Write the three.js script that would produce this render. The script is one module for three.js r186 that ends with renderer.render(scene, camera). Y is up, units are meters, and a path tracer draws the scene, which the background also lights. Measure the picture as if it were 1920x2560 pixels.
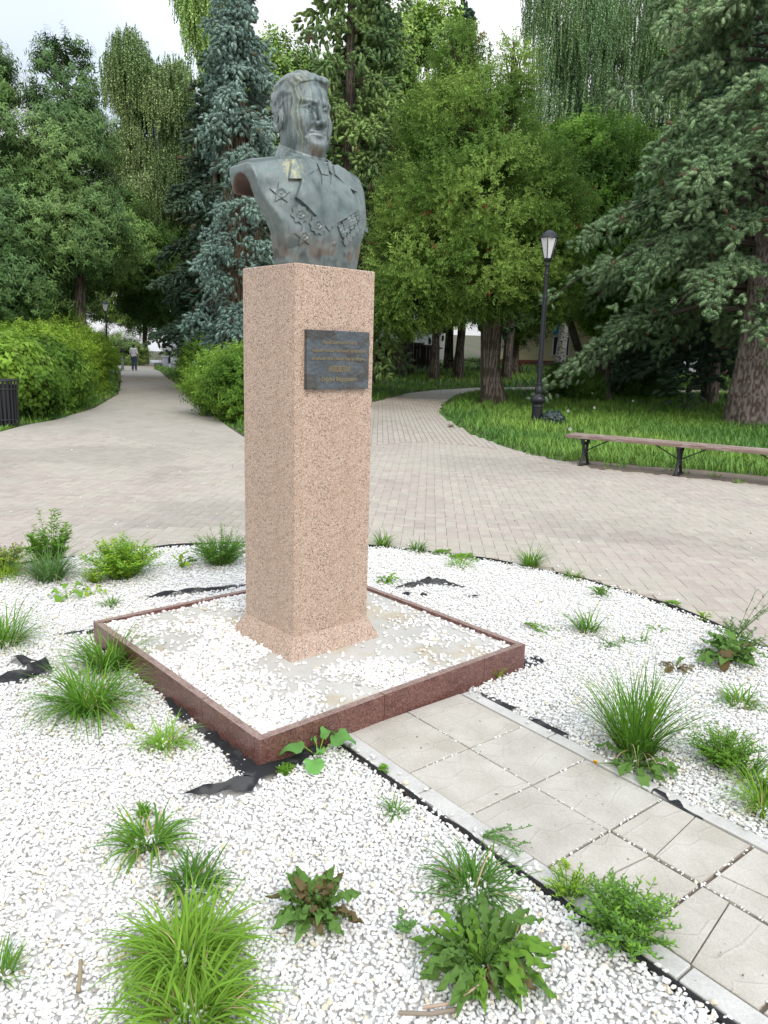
import * as THREE from 'three';
import { mergeGeometries, mergeVertices } from 'three/addons/utils/BufferGeometryUtils.js';
import { RoundedBoxGeometry } from 'three/addons/geometries/RoundedBoxGeometry.js';
import { FontLoader } from 'three/addons/loaders/FontLoader.js';
import { TextGeometry } from 'three/addons/geometries/TextGeometry.js';

// ---------------------------------------------------------------- camera, sky, sun, exposure
const scene = new THREE.Scene();
const camera = new THREE.PerspectiveCamera(67.44, 0.75, 0.05, 400);
camera.position.set(0, 1.6, 0);
camera.rotation.order = 'YXZ';
camera.rotation.set(-0.2067, 0, 0.0283);
const renderer = new THREE.WebGLRenderer({ antialias: true });
renderer.toneMapping = THREE.LinearToneMapping;
renderer.toneMappingExposure = 1.42;
renderer.shadowMap.enabled = true;
const sun = new THREE.DirectionalLight(0xfff4e6, 1.5);
sun.position.set(17, 36, 28); sun.target.position.set(0, 0, -8);
sun.castShadow = true; sun.shadow.radius = 60;
Object.assign(sun.shadow.camera, { left: -40, right: 40, top: 40, bottom: -40, near: 1, far: 160 });
sun.shadow.mapSize.set(2048, 2048);
scene.add(sun, sun.target);

// ---------------------------------------------------------------- randomness and noise
function rng(seed) { let s = seed >>> 0; return () => { s = (s + 0x6d2b79f5) | 0; let t = Math.imul(s ^ (s >>> 15), 1 | s); t = (t + Math.imul(t ^ (t >>> 7), 61 | t)) ^ t; return ((t ^ (t >>> 14)) >>> 0) / 4294967296; }; }
const hash = (x, y, z) => { let h = Math.imul(x, 374761393) ^ Math.imul(y, 668265263) ^ Math.imul(z, 2147483647 - 12345); h = Math.imul(h ^ (h >>> 13), 1274126177); h ^= h >>> 16; return (h >>> 0) / 4294967296; };
const fade = (t) => t * t * (3 - 2 * t), mix = (a, b, t) => a + (b - a) * t, clamp = (v, a = 0, b = 1) => Math.min(b, Math.max(a, v));
const sstep = (a, b, v) => fade(clamp((v - a) / (b - a)));
function vnoise(x, y, z = 0, P = 0) {
  const xi = Math.floor(x), yi = Math.floor(y), zi = Math.floor(z); let u = x - xi, v = y - yi, w = z - zi; u = u * u * (3 - 2 * u); v = v * v * (3 - 2 * v); w = w * w * (3 - 2 * w);
  let x0 = xi, x1 = xi + 1, y0 = yi, y1 = yi + 1; if (P) { x0 = ((x0 % P) + P) % P; x1 = ((x1 % P) + P) % P; y0 = ((y0 % P) + P) % P; y1 = ((y1 % P) + P) % P; }
  const a = hash(x0, y0, zi), b = hash(x1, y0, zi), c = hash(x0, y1, zi), d = hash(x1, y1, zi), p = a + (b - a) * u, q = c + (d - c) * u, lo = p + (q - p) * v;
  if (w === 0) return lo;
  const e = hash(x0, y0, zi + 1), f = hash(x1, y0, zi + 1), g = hash(x0, y1, zi + 1), h = hash(x1, y1, zi + 1), r = e + (f - e) * u, t = g + (h - g) * u, hi = r + (t - r) * v;
  return lo + (hi - lo) * w;
}
function fbm(x, y, z = 0, o = 4, P = 0) { let s = 0, a = 0.5, n = 0; for (let i = 0; i < o; i++) { s += a * vnoise(x, y, z + i * 17, P); n += a; a *= 0.5; x *= 2; y *= 2; z *= 2; P *= 2; } return s / n; }
const V = (x = 0, y = 0, z = 0) => new THREE.Vector3(x, y, z);

// ---------------------------------------------------------------- sky: bright broken overcast, brighter overhead
function makeSky() {
  const W = 512, H = 256, d = new Float32Array(W * H * 4);
  for (let j = 0; j < H; j++) for (let i = 0; i < W; i++) {
    const el = ((j + 0.5) / H - 0.5) * Math.PI, az = ((i + 0.5) / W) * 2 * Math.PI - Math.PI;
    const y = Math.sin(el), c = Math.cos(el), x = c * Math.cos(az), z = c * Math.sin(az), k = 1 / (Math.max(y, 0) + 0.28);
    const f = fbm(x * k * 1.3 + 40, z * k * 1.3 + 17, 3, 5), g = fbm(x * k * 0.9 + 9, z * k * 0.9 + 71, 8, 4);
    const lum = 0.62 * (1 + 0.9 * Math.max(y, 0)) * (0.62 + 0.7 * f), blue = sstep(0.5, 0.68, g);
    const o = (j * W + i) * 4;
    d[o] = lum * mix(0.985, 0.80, blue); d[o + 1] = lum * mix(1.0, 0.91, blue); d[o + 2] = lum * mix(1.02, 1.06, blue); d[o + 3] = 1;
  }
  const t = new THREE.DataTexture(d, W, H, THREE.RGBAFormat, THREE.FloatType);
  t.mapping = THREE.EquirectangularReflectionMapping; t.magFilter = THREE.LinearFilter; t.needsUpdate = true;
  return t;
}
scene.background = makeSky(); scene.environment = scene.background;

// ---------------------------------------------------------------- textures and materials
const enc = (v) => { v = clamp(v); return Math.round(255 * (v <= 0.0031308 ? v * 12.92 : 1.055 * Math.pow(v, 1 / 2.4) - 0.055)); };
function tex(w, h, fn, srgb = true, rep = 1) {     // fn(x, y) -> linear rgb (colour) or one value
  const d = new Uint8Array(w * h * 4);
  for (let y = 0; y < h; y++) for (let x = 0; x < w; x++) {
    const c = fn(x, y), o = (y * w + x) * 4;
    if (typeof c === 'number') d[o] = d[o + 1] = d[o + 2] = Math.round(255 * clamp(c)); else for (let k = 0; k < 3; k++) d[o + k] = srgb ? enc(c[k]) : Math.round(255 * clamp(c[k]));
    d[o + 3] = 255;
  }
  const t = new THREE.DataTexture(d, w, h); t.wrapS = t.wrapT = THREE.RepeatWrapping; t.magFilter = THREE.LinearFilter; t.minFilter = THREE.LinearMipmapLinearFilter;
  if (srgb) t.colorSpace = THREE.SRGBColorSpace; t.repeat.set(rep, rep); t.needsUpdate = true; return t;
}
const rgb = (r, g, b) => new THREE.Color().setRGB(r, g, b);
const lerp3 = (a, b, t) => [mix(a[0], b[0], t), mix(a[1], b[1], t), mix(a[2], b[2], t)];
const std = (o) => new THREE.MeshStandardMaterial({ roughness: 0.85, metalness: 0, ...o });
const leafMat = (name, o = {}) => { const m = new THREE.MeshPhysicalMaterial({ roughness: 0.75, transmission: 0.35, thickness: 0, specularIntensity: 0.15, side: THREE.DoubleSide, ...o }); m.name = name; return m; };

const M = {};
{ // pink speckled granite; uv in metres, one tile = 0.5 m
  const N = 768;
  M.granite = std({ roughness: 0.45, map: tex(N, N, (x, y) => {
    const u = x / N, v = y / N;
    const a = fbm(u * 64, v * 64, 1, 2, 64), b = vnoise(u * 128, v * 128, 5, 128), c = fbm(u * 4, v * 4, 9, 3, 4), e = vnoise(u * 110, v * 110, 11, 110);
    let col = lerp3([0.45, 0.30, 0.215], [0.55, 0.415, 0.325], clamp(0.5 + (a - 0.5) * 1.6 + (c - 0.5) * 0.4));
    if (e > 0.72) col = lerp3(col, [0.74, 0.64, 0.55], 0.7);
    const dk = sstep(0.655, 0.72, b * 0.62 + a * 0.5); col = lerp3(col, [0.10, 0.068, 0.05], dk * 0.85);
    return col;
  }, true, 3.0) });
  M.granite.name = 'pink granite';
  M.redGranite = std({ roughness: 0.32, map: tex(512, 512, (x, y) => {
    const u = x / 512, v = y / 512, a = fbm(u * 64, v * 64, 2, 2, 64), b = vnoise(u * 90, v * 90, 7, 90), c = fbm(u * 5, v * 5, 4, 3, 5);
    let col = lerp3([0.085, 0.034, 0.028], [0.20, 0.09, 0.075], clamp(0.5 + (a - 0.5) * 1.7 + (c - 0.5) * 0.7));
    if (b > 0.78) col = lerp3(col, [0.33, 0.2, 0.17], 0.6); if (b < 0.16) col = lerp3(col, [0.03, 0.016, 0.014], 0.7);
    return col;
  }, true, 2.5) });
  M.redSawn = std({ roughness: 0.8, map: tex(256, 256, (x, y) => { const u = x / 256, v = y / 256, a = fbm(u * 48, v * 48, 2, 2, 48), c = fbm(u * 5, v * 5, 4, 3, 5); return lerp3([0.17, 0.105, 0.088], [0.34, 0.245, 0.21], clamp(0.5 + (a - 0.5) * 1.3 + (c - 0.5))); }, true, 2.5) });
}
{ // crazy-paving relief of the cast slabs: thin raised veins
  const N = 512, n = 5, pts = [], R = rng(77);
  for (let i = 0; i < n; i++) for (let j = 0; j < n; j++) pts.push([(i + 0.15 + 0.7 * R()) / n, (j + 0.15 + 0.7 * R()) / n]);
  const vein = (u, v) => { u += 0.03 * (fbm(u * 6, v * 6, 3, 2, 6) - 0.5); v += 0.03 * (fbm(u * 6, v * 6, 9, 2, 6) - 0.5); let a = 9, b = 9; for (const [px, py] of pts) for (let k = -1; k < 2; k++) for (let l = -1; l < 2; l++) { const d = Math.hypot(u - px - k, v - py - l); if (d < a) { b = a; a = d; } else if (d < b) b = d; } return b - a; };
  const veins = new Float32Array(N * N); for (let y = 0; y < N; y++) for (let x = 0; x < N; x++) veins[y * N + x] = 1 - sstep(0.004, 0.014, vein(x / N, y / N));
  M.slabBump = tex(N, N, (x, y) => 0.45 + 0.5 * veins[y * N + x] + 0.16 * (vnoise(x / 2.5, y / 2.5, 2) - 0.5), false, 1.4);
  M.slabMap = tex(N, N, (x, y) => { const u = x / N, v = y / N, a = fbm(u * 6, v * 6, 5, 5, 6), g = vnoise(u * 200, v * 200, 3, 200); const c = lerp3([0.425, 0.40, 0.355], [0.53, 0.51, 0.47], clamp(0.5 + (a - 0.5) * 1.8)); const s = 0.9 + 0.2 * g; return [c[0] * s, c[1] * s, c[2] * s]; }, true, 1.4);
  M.slab = std({ map: M.slabMap, bumpMap: M.slabBump, bumpScale: 0.0028, roughness: 0.85 });
  M.border = std({ roughness: 0.9, map: tex(256, 256, (x, y) => { const u = x / 256, v = y / 256, a = fbm(u * 8, v * 8, 6, 4, 8), g = vnoise(u * 110, v * 110, 3, 110); const s = 0.46 + 0.16 * a + 0.10 * (g - 0.5); return [s * 1.0, s * 0.98, s * 0.925]; }, true, 2) });
  M.concrete = std({ roughness: 0.95, map: tex(512, 512, (x, y) => { const u = x / 512, v = y / 512, a = fbm(u * 5, v * 5, 16, 5, 5), g = vnoise(u * 200, v * 200, 3, 200), st = sstep(0.56, 0.7, fbm(u * 7, v * 7, 31, 4, 7)); const c = lerp3([0.55, 0.535, 0.49], [0.50, 0.43, 0.315], st * 0.75), s = 0.78 + 0.3 * a + 0.12 * (g - 0.5); return [c[0] * s, c[1] * s, c[2] * s]; }, true, 0.8) });
}
M.brick = std({ roughness: 0.92, map: tex(512, 512, (x, y) => { const u = x / 512, v = y / 512, a = fbm(u * 9, v * 9, 26, 4, 9), g = vnoise(u * 190, v * 190, 3, 190), k = vnoise(u * 120, v * 120, 8, 120); let s = 0.86 + 0.2 * a + 0.2 * (g - 0.5); if (k > 0.86) s *= 0.8; return [0.46 * s, 0.417 * s, 0.357 * s]; }, true, 1.1) });
M.pavingFar = std({ roughness: 0.95, map: tex(1024, 1024, (x, y) => { // one tile = 2 m, columns of 0.1 m blocks
  const u = x / 1024 * 20, v = y / 1024 * 10, col = Math.floor(u), w = v + (col % 2) * 0.5, fu = u - col, fv = w - Math.floor(w);
  const j = fu < 0.07 ? 0.74 : fv < 0.03 ? 0.86 : 1, h = hash(col % 20, Math.floor(w) % 10, 3), a = fbm(u / 20 * 5, v / 10 * 5, 26, 4, 5), g = vnoise(x / 2, y / 2, 4);
  const s = j * (0.86 + 0.1 * h + 0.22 * (a - 0.5) + 0.1 * (g - 0.5)); return [0.45 * s, 0.408 * s, 0.35 * s];
}, true, 0.5) });
M.soil = std({ roughness: 1, map: tex(512, 512, (x, y) => { const u = x / 512, v = y / 512, a = fbm(u * 7, v * 7, 36, 5, 7), g = fbm(u * 60, v * 60, 3, 2, 60), m = sstep(0.42, 0.6, fbm(u * 4, v * 4, 51, 4, 4)); const c = lerp3([0.10, 0.078, 0.055], [0.055, 0.085, 0.026], m), s = 0.55 + 0.5 * a + 0.5 * (g - 0.3); return [c[0] * s, c[1] * s, c[2] * s]; }, true, 0.35) });
M.dirt = std({ roughness: 1, map: tex(512, 512, (x, y) => { const u = x / 512, v = y / 512, a = fbm(u * 7, v * 7, 86, 5, 7), g = fbm(u * 60, v * 60, 3, 3, 60); const s = 0.5 + 0.6 * a + 0.5 * (g - 0.4); return [0.19 * s, 0.15 * s, 0.115 * s]; }, true, 0.5) });
M.gravelBase = std({ roughness: 1, map: tex(512, 512, (x, y) => { const u = x / 512, v = y / 512, a = fbm(u * 60, v * 60, 12, 3, 60); const s = 0.46 + 0.36 * a; return [s, s * 0.985, s * 0.95]; }, true, 1.2) });
M.bark = std({ roughness: 1, bumpScale: 0.03, map: tex(256, 256, (x, y) => { const u = x / 256, v = y / 256, a = fbm(u * 14, v * 3.0, 6, 4, 0), k = sstep(0.4, 0.62, a); return lerp3([0.075, 0.06, 0.047], [0.23, 0.19, 0.155], k); }, true, 1), bumpMap: tex(256, 256, (x, y) => fbm(x / 256 * 14, y / 256 * 3, 6, 4), false) });
M.barkDark = M.bark;
M.barkGrey = std({ roughness: 1, bumpScale: 0.02, map: tex(256, 256, (x, y) => { const u = x / 256, v = y / 256, a = fbm(u * 18, v * 8, 16, 4), b = fbm(u * 5, v * 5, 3, 3); return lerp3([0.11, 0.08, 0.07], [0.34, 0.285, 0.255], clamp(sstep(0.35, 0.65, a) * 0.8 + (b - 0.5))); }, true), bumpMap: M.bark.bumpMap });
M.birchBark = std({ roughness: 0.9, map: tex(128, 256, (x, y) => { const u = x / 128, v = y / 256, a = fbm(u * 3, v * 22, 16, 3); return lerp3([0.42, 0.41, 0.38], [0.05, 0.045, 0.04], sstep(0.58, 0.68, a)); }, true) });
M.twig = std({ color: rgb(0.16, 0.115, 0.075), roughness: 1 });
M.deadTwig = std({ color: rgb(0.2, 0.14, 0.085), roughness: 1 });
M.wood = std({ roughness: 0.85, map: tex(512, 128, (x, y) => { const u = x / 512, v = y / 128, a = fbm(u * 3, v * 26, 2, 4), b = fbm(u * 10, v * 10, 7, 3), g = fbm(u * 60, v * 60, 9, 2); return lerp3(lerp3([0.17, 0.105, 0.09], [0.33, 0.25, 0.21], clamp(0.5 + (a - 0.5) * 2)), [0.45, 0.39, 0.34], sstep(0.5, 0.72, b) * 0.5 * (0.5 + g)); }, true, 1) });
M.iron = std({ color: rgb(0.03, 0.032, 0.036), roughness: 0.55, metalness: 0.3 });
M.blackPaint = std({ color: rgb(0.022, 0.023, 0.028), roughness: 0.42, metalness: 0.2 });
M.frost = new THREE.MeshPhysicalMaterial({ color: rgb(0.86, 0.87, 0.9), roughness: 0.5, transmission: 0.2, thickness: 0 });
M.fabric = std({ roughness: 0.9, side: THREE.DoubleSide, map: tex(256, 256, (x, y) => { const s = 0.5 + 0.5 * ((x % 4 < 2) ^ (y % 4 < 2)) * 0.5 + 0.5 * fbm(x / 40, y / 40, 4, 3); const du = sstep(0.5, 0.7, fbm(x / 256 * 6, y / 256 * 6, 9, 4, 6)) * 0.05; return [0.016 * s + du, 0.017 * s + du * 0.97, 0.02 * s + du * 0.9]; }, true, 2) });
M.plastic = std({ color: rgb(0.012, 0.012, 0.013), roughness: 0.5 });

// ---------------------------------------------------------------- object helpers
const used = {};
const numbered = (n) => { used[n] = (used[n] ?? -1) + 1; return used[n] ? n + '_' + String(used[n]).padStart(3, '0') : n; };
function shade(o) { o.castShadow = o.receiveShadow = true; return o; }
function thing(name, label, category, x = 0, y = 0, z = 0, ry = 0, group) {
  const o = new THREE.Group(); o.name = numbered(name); o.position.set(x, y, z); o.rotation.y = ry; o.userData = { label, category };
  if (group) o.userData.group = group; scene.add(o); return o;
}
function part(parent, name, geo, mat, label) { const m = shade(new THREE.Mesh(geo, mat)); m.name = name; if (label) m.userData.label = label; parent.add(m); return m; }
function stuffPart(parent, name, geo, mat) { const m = part(parent, name, geo, mat); m.userData.kind = 'stuff'; return m; }
function struct(name, geo, mat) { const m = shade(new THREE.Mesh(geo, mat)); m.name = name; m.userData.kind = 'structure'; scene.add(m); return m; }
function copyOf(o, label, x, y, z, ry) { const c = o.clone(); c.name = numbered(o.name.replace(/_\d+$/, '')); c.userData = { ...o.userData, label }; c.position.set(x, y, z); c.rotation.y = ry; scene.add(c); return c; }
function inst(parent, name, geo, mat, ms, cols) {
  const m = shade(new THREE.InstancedMesh(geo, mat, ms.length)); m.name = name; m.userData.kind = 'stuff';
  ms.forEach((t, i) => m.setMatrixAt(i, t)); if (cols) cols.forEach((c, i) => m.setColorAt(i, c));
  (parent || scene).add(m); return m;
}
const _q = new THREE.Quaternion(), _q2 = new THREE.Quaternion(), _y = V(0, 1, 0);
function mat4(pos, dir, roll, s, sx = 1) { _q.setFromUnitVectors(_y, dir); _q2.setFromAxisAngle(_y, roll); _q.multiply(_q2); return new THREE.Matrix4().compose(pos, _q, V(s * sx, s, s * sx)); }

// geometry builder
class GB {
  constructor() { this.p = []; this.i = []; this.u = []; this.c = null; }
  v(x, y, z, u = 0, w = 0) { this.p.push(x, y, z); this.u.push(u, w); return this.p.length / 3 - 1; }
  t(a, b, c) { this.i.push(a, b, c); }
  q(a, b, c, d) { this.i.push(a, b, c, a, c, d); }
  tube(pts, radii, seg = 6, uvs = 1, cap = true) {
    const n = pts.length, rings = []; let up = V(0, 0, 1), len = 0;
    for (let k = 0; k < n; k++) {
      const d = pts[Math.min(k + 1, n - 1)].clone().sub(pts[Math.max(k - 1, 0)]).normalize();
      if (Math.abs(d.dot(up)) > 0.95) up = Math.abs(d.x) < 0.9 ? V(1, 0, 0) : V(0, 1, 0);
      const s = V().crossVectors(d, up).normalize(), t = V().crossVectors(s, d); up = t.clone();
      if (k) len += pts[k].distanceTo(pts[k - 1]);
      const r = Array.isArray(radii) ? radii[k] : radii, ring = [];
      for (let j = 0; j <= seg; j++) { const a = (j / seg) * 2 * Math.PI, c = Math.cos(a) * r, e = Math.sin(a) * r; ring.push(this.v(pts[k].x + s.x * c + t.x * e, pts[k].y + s.y * c + t.y * e, pts[k].z + s.z * c + t.z * e, (j / seg) * Math.max(1, Math.round(2 * Math.PI * 0.05 * 10)) * uvs, len * uvs)); }
      rings.push(ring);
    }
    for (let k = 0; k + 1 < n; k++) for (let j = 0; j < seg; j++) this.q(rings[k][j], rings[k][j + 1], rings[k + 1][j + 1], rings[k + 1][j]);
    if (cap) for (const [k, f] of [[0, 0], [n - 1, 1]]) for (let j = 1; j + 1 < seg; j++) f ? this.t(rings[k][0], rings[k][j], rings[k][j + 1]) : this.t(rings[k][0], rings[k][j + 1], rings[k][j]);
    return this;
  }
  leaf(b, d, n, L, W, fold = 0.25) { // folded two-triangle-pair leaf: base, direction, normal
    const s = V().crossVectors(d, n).normalize(), m = b.clone().addScaledVector(d, L * 0.45).addScaledVector(n, -W * fold);
    const e = b.clone().addScaledVector(d, L).addScaledVector(n, -L * 0.12);
    const i0 = this.v(b.x, b.y, b.z), i1 = this.v(m.x + s.x * W / 2 + n.x * W * fold, m.y + s.y * W / 2 + n.y * W * fold, m.z + s.z * W / 2 + n.z * W * fold), i2 = this.v(e.x, e.y, e.z), i3 = this.v(m.x - s.x * W / 2 + n.x * W * fold, m.y - s.y * W / 2 + n.y * W * fold, m.z - s.z * W / 2 + n.z * W * fold);
    this.t(i0, i1, i2); this.t(i0, i2, i3); return this;
  }
  blade(b, az, L, lean, droop, W, seg = 4) { // grass blade as a bent, tapered, slightly folded ribbon
    const dx = Math.cos(az), dz = Math.sin(az); let x = b.x, y = b.y, z = b.z, a = lean, prev = null;
    for (let k = 0; k <= seg; k++) {
      const t = k / seg, w = W * (1 - t * t * 0.96) * (0.75 + 0.5 * Math.sin(Math.min(t * 2.2, 1) * 1.57)) * 0.5;
      const l = this.v(x - dz * w, y, z + dx * w), r = this.v(x + dz * w, y, z - dx * w);
      if (prev) this.q(prev[0], prev[1], r, l); prev = [l, r];
      const s = L / seg; x += dx * Math.sin(a) * s; z += dz * Math.sin(a) * s; y += Math.cos(a) * s; a += droop / seg;
    }
    return this;
  }
  box(x0, x1, y0, y1, z0, z1) {
    const f = [[x0, y0, z1, x1, y0, z1, x1, y1, z1, x0, y1, z1], [x1, y0, z0, x0, y0, z0, x0, y1, z0, x1, y1, z0], [x1, y0, z1, x1, y0, z0, x1, y1, z0, x1, y1, z1], [x0, y0, z0, x0, y0, z1, x0, y1, z1, x0, y1, z0], [x0, y1, z1, x1, y1, z1, x1, y1, z0, x0, y1, z0], [x0, y0, z0, x1, y0, z0, x1, y0, z1, x0, y0, z1]];
    f.forEach((q, k) => { const id = []; for (let j = 0; j < 4; j++) { const [x, y, z] = q.slice(j * 3, j * 3 + 3); id.push(this.v(x, y, z, k < 2 ? x : k < 4 ? z : x, k < 4 ? y : z)); } this.q(...id); }); return this;
  }
  geo(flat = false) {
    let g = new THREE.BufferGeometry(); g.setAttribute('position', new THREE.Float32BufferAttribute(this.p, 3)); g.setAttribute('uv', new THREE.Float32BufferAttribute(this.u, 2)); g.setIndex(this.i);
    if (this.c) g.setAttribute('color', new THREE.Float32BufferAttribute(this.c, 3));
    if (flat) g = g.toNonIndexed(); g.computeVertexNormals(); return g;
  }
}
function boxUV(g, s = 1) { // uv in metres by the way a face points
  if (!g.attributes.normal) g.computeVertexNormals(); const p = g.attributes.position, n = g.attributes.normal, u = new Float32Array(p.count * 2);
  for (let i = 0; i < p.count; i++) { const ax = Math.abs(n.getX(i)), ay = Math.abs(n.getY(i)), az = Math.abs(n.getZ(i)); const [a, b] = ay > ax && ay > az ? [p.getX(i), p.getZ(i)] : ax > az ? [p.getZ(i), p.getY(i)] : [p.getX(i), p.getY(i)]; u[2 * i] = a * s; u[2 * i + 1] = b * s; }
  g.setAttribute('uv', new THREE.BufferAttribute(u, 2)); return g;
}
const rbox = (w, h, d, r = 0.004, seg = 1) => boxUV(new RoundedBoxGeometry(w, h, d, seg, r));
function lathe(pts, seg = 24) { return new THREE.LatheGeometry(pts.map(([r, y]) => new THREE.Vector2(r, y)), seg); }
function extr(pts, depth, bevel = 0) { const s = new THREE.Shape(pts.map(([x, y]) => new THREE.Vector2(x, y))); return new THREE.ExtrudeGeometry(s, { depth, bevelEnabled: bevel > 0, bevelSize: bevel, bevelThickness: bevel, bevelSegments: 1, steps: 1 }); }
function subdivide(g, L) { // splits triangles until no edge is longer than L
  g = g.index ? g.toNonIndexed() : g; let tris = []; const p = g.attributes.position;
  for (let i = 0; i < p.count; i += 3) tris.push([0, 1, 2].map((k) => V().fromBufferAttribute(p, i + k)));
  const out = [];
  while (tris.length) { const [a, b, c] = tris.pop(), ab = a.distanceTo(b), bc = b.distanceTo(c), ca = c.distanceTo(a), m = Math.max(ab, bc, ca);
    if (m <= L) { out.push(a, b, c); continue; }
    if (m === ab) { const q = a.clone().lerp(b, 0.5); tris.push([a, q, c], [q, b, c]); } else if (m === bc) { const q = b.clone().lerp(c, 0.5); tris.push([a, b, q], [a, q, c]); } else { const q = c.clone().lerp(a, 0.5); tris.push([a, b, q], [q, b, c]); } }
  return out;
}
function inPoly(P, x, y) { let r = false; for (let i = 0, j = P.length - 1; i < P.length; j = i++) { const [a, b] = P[i], [c, d] = P[j]; if (b > y !== d > y && x < ((c - a) * (y - b)) / (d - b) + a) r = !r; } return r; }
// is a point within (a margin round) what the photograph covers: keeps scatter where it can be seen
const FWD = V(0, -Math.sin(0.2067), -Math.cos(0.2067)), UPV = V(0, Math.cos(0.2067), -Math.sin(0.2067));
function near(x, y, z, m = 1.25) { const w = FWD.y * (y - 1.6) + FWD.z * z; if (w < 0.3) return false; const u = x / w, v = (UPV.y * (y - 1.6) + UPV.z * z) / w; return Math.abs(u) < 0.5 * m + 0.02 && Math.abs(v) < 0.667 * m + 0.02; }
// the lawn rises gently towards the back right
const gh = (x, z) => { const t = -z - 20; return t <= 0 ? 0 : (0.035 * t * t / (t + 4)) * sstep(-9, -2, x); };

// ---------------------------------------------------------------- ground, lawn, paving
const PAVE = [[30, -7.5], [8, -9.0], [5.07, -10.03], [4.64, -10.24], [4.07, -10.69], [3.06, -11.17], [2.84, -11.79], [2.4, -12.54], [2.04, -14.02], [1.72, -15.6], [1.5, -18.65], [1.42, -21.1], [1.68, -23.9], [2.5, -27.6], [3.5, -29.7], [6, -30.9], [10, -31.6], [16, -32], [16, -33.4], [10, -33.0], [6, -32.2], [3.5, -31.0], [1.71, -29.1], [0.73, -27.55], [-0.41, -23.8], [-0.95, -19.5], [-1.35, -16.6], [-1.85, -14.6], [-2.2, -13.9], [-2.56, -13.9], [-3.26, -15.8], [-4.34, -19], [-6.17, -24.3], [-8, -30.3], [-10.58, -37.5], [-14.05, -48], [-15.6, -52], [-21, -70], [-24.5, -70], [-18, -52], [-16.3, -47.5], [-10.4, -30.2], [-8.72, -25.06], [-7.39, -19.46], [-6.99, -16.2], [-7.07, -15.0], [-6.94, -13.75], [-12, -12.4], [-30, -11], [-30, 14], [30, 14]];
const ZP = -0.012; // paving sheet; the blocks rise from it to y = 0
{
  // one soil sheet to the horizon, finer where the lawn rises
  const xs = [], zs = []; for (let x = -160; x <= 160; x += Math.abs(x) < 48 ? 2 : 16) xs.push(x); for (let z = 40; z >= -200; z -= z < -14 && z > -72 ? 2 : 14) zs.push(z);
  const g = new GB(), id = zs.map((z) => xs.map((x) => g.v(x, gh(x, z) - 0.035, z, x, z)));
  for (let j = 0; j + 1 < zs.length; j++) for (let i = 0; i + 1 < xs.length; i++) g.q(id[j][i], id[j][i + 1], id[j + 1][i + 1], id[j + 1][i]);
  struct('ground', g.geo(), M.soil);
  const tri = subdivide(new THREE.ShapeGeometry(new THREE.Shape(PAVE.map(([x, z]) => new THREE.Vector2(x, -z)))), 3), p = new GB();
  for (let i = 0; i < tri.length; i += 3) p.t(...[0, 1, 2].map((k) => { const t = tri[i + k]; return p.v(t.x, gh(t.x, -t.y) + ZP, -t.y, t.x, -t.y); }));
  struct('pavement', mergeVertices(p.geo()), M.pavingFar);
}
const BED = { x: -0.571, z: -3.378, r: 2.848 };
const inBed = (x, z, m = 0) => Math.hypot(x - BED.x, z - BED.z) < BED.r + m;
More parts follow.
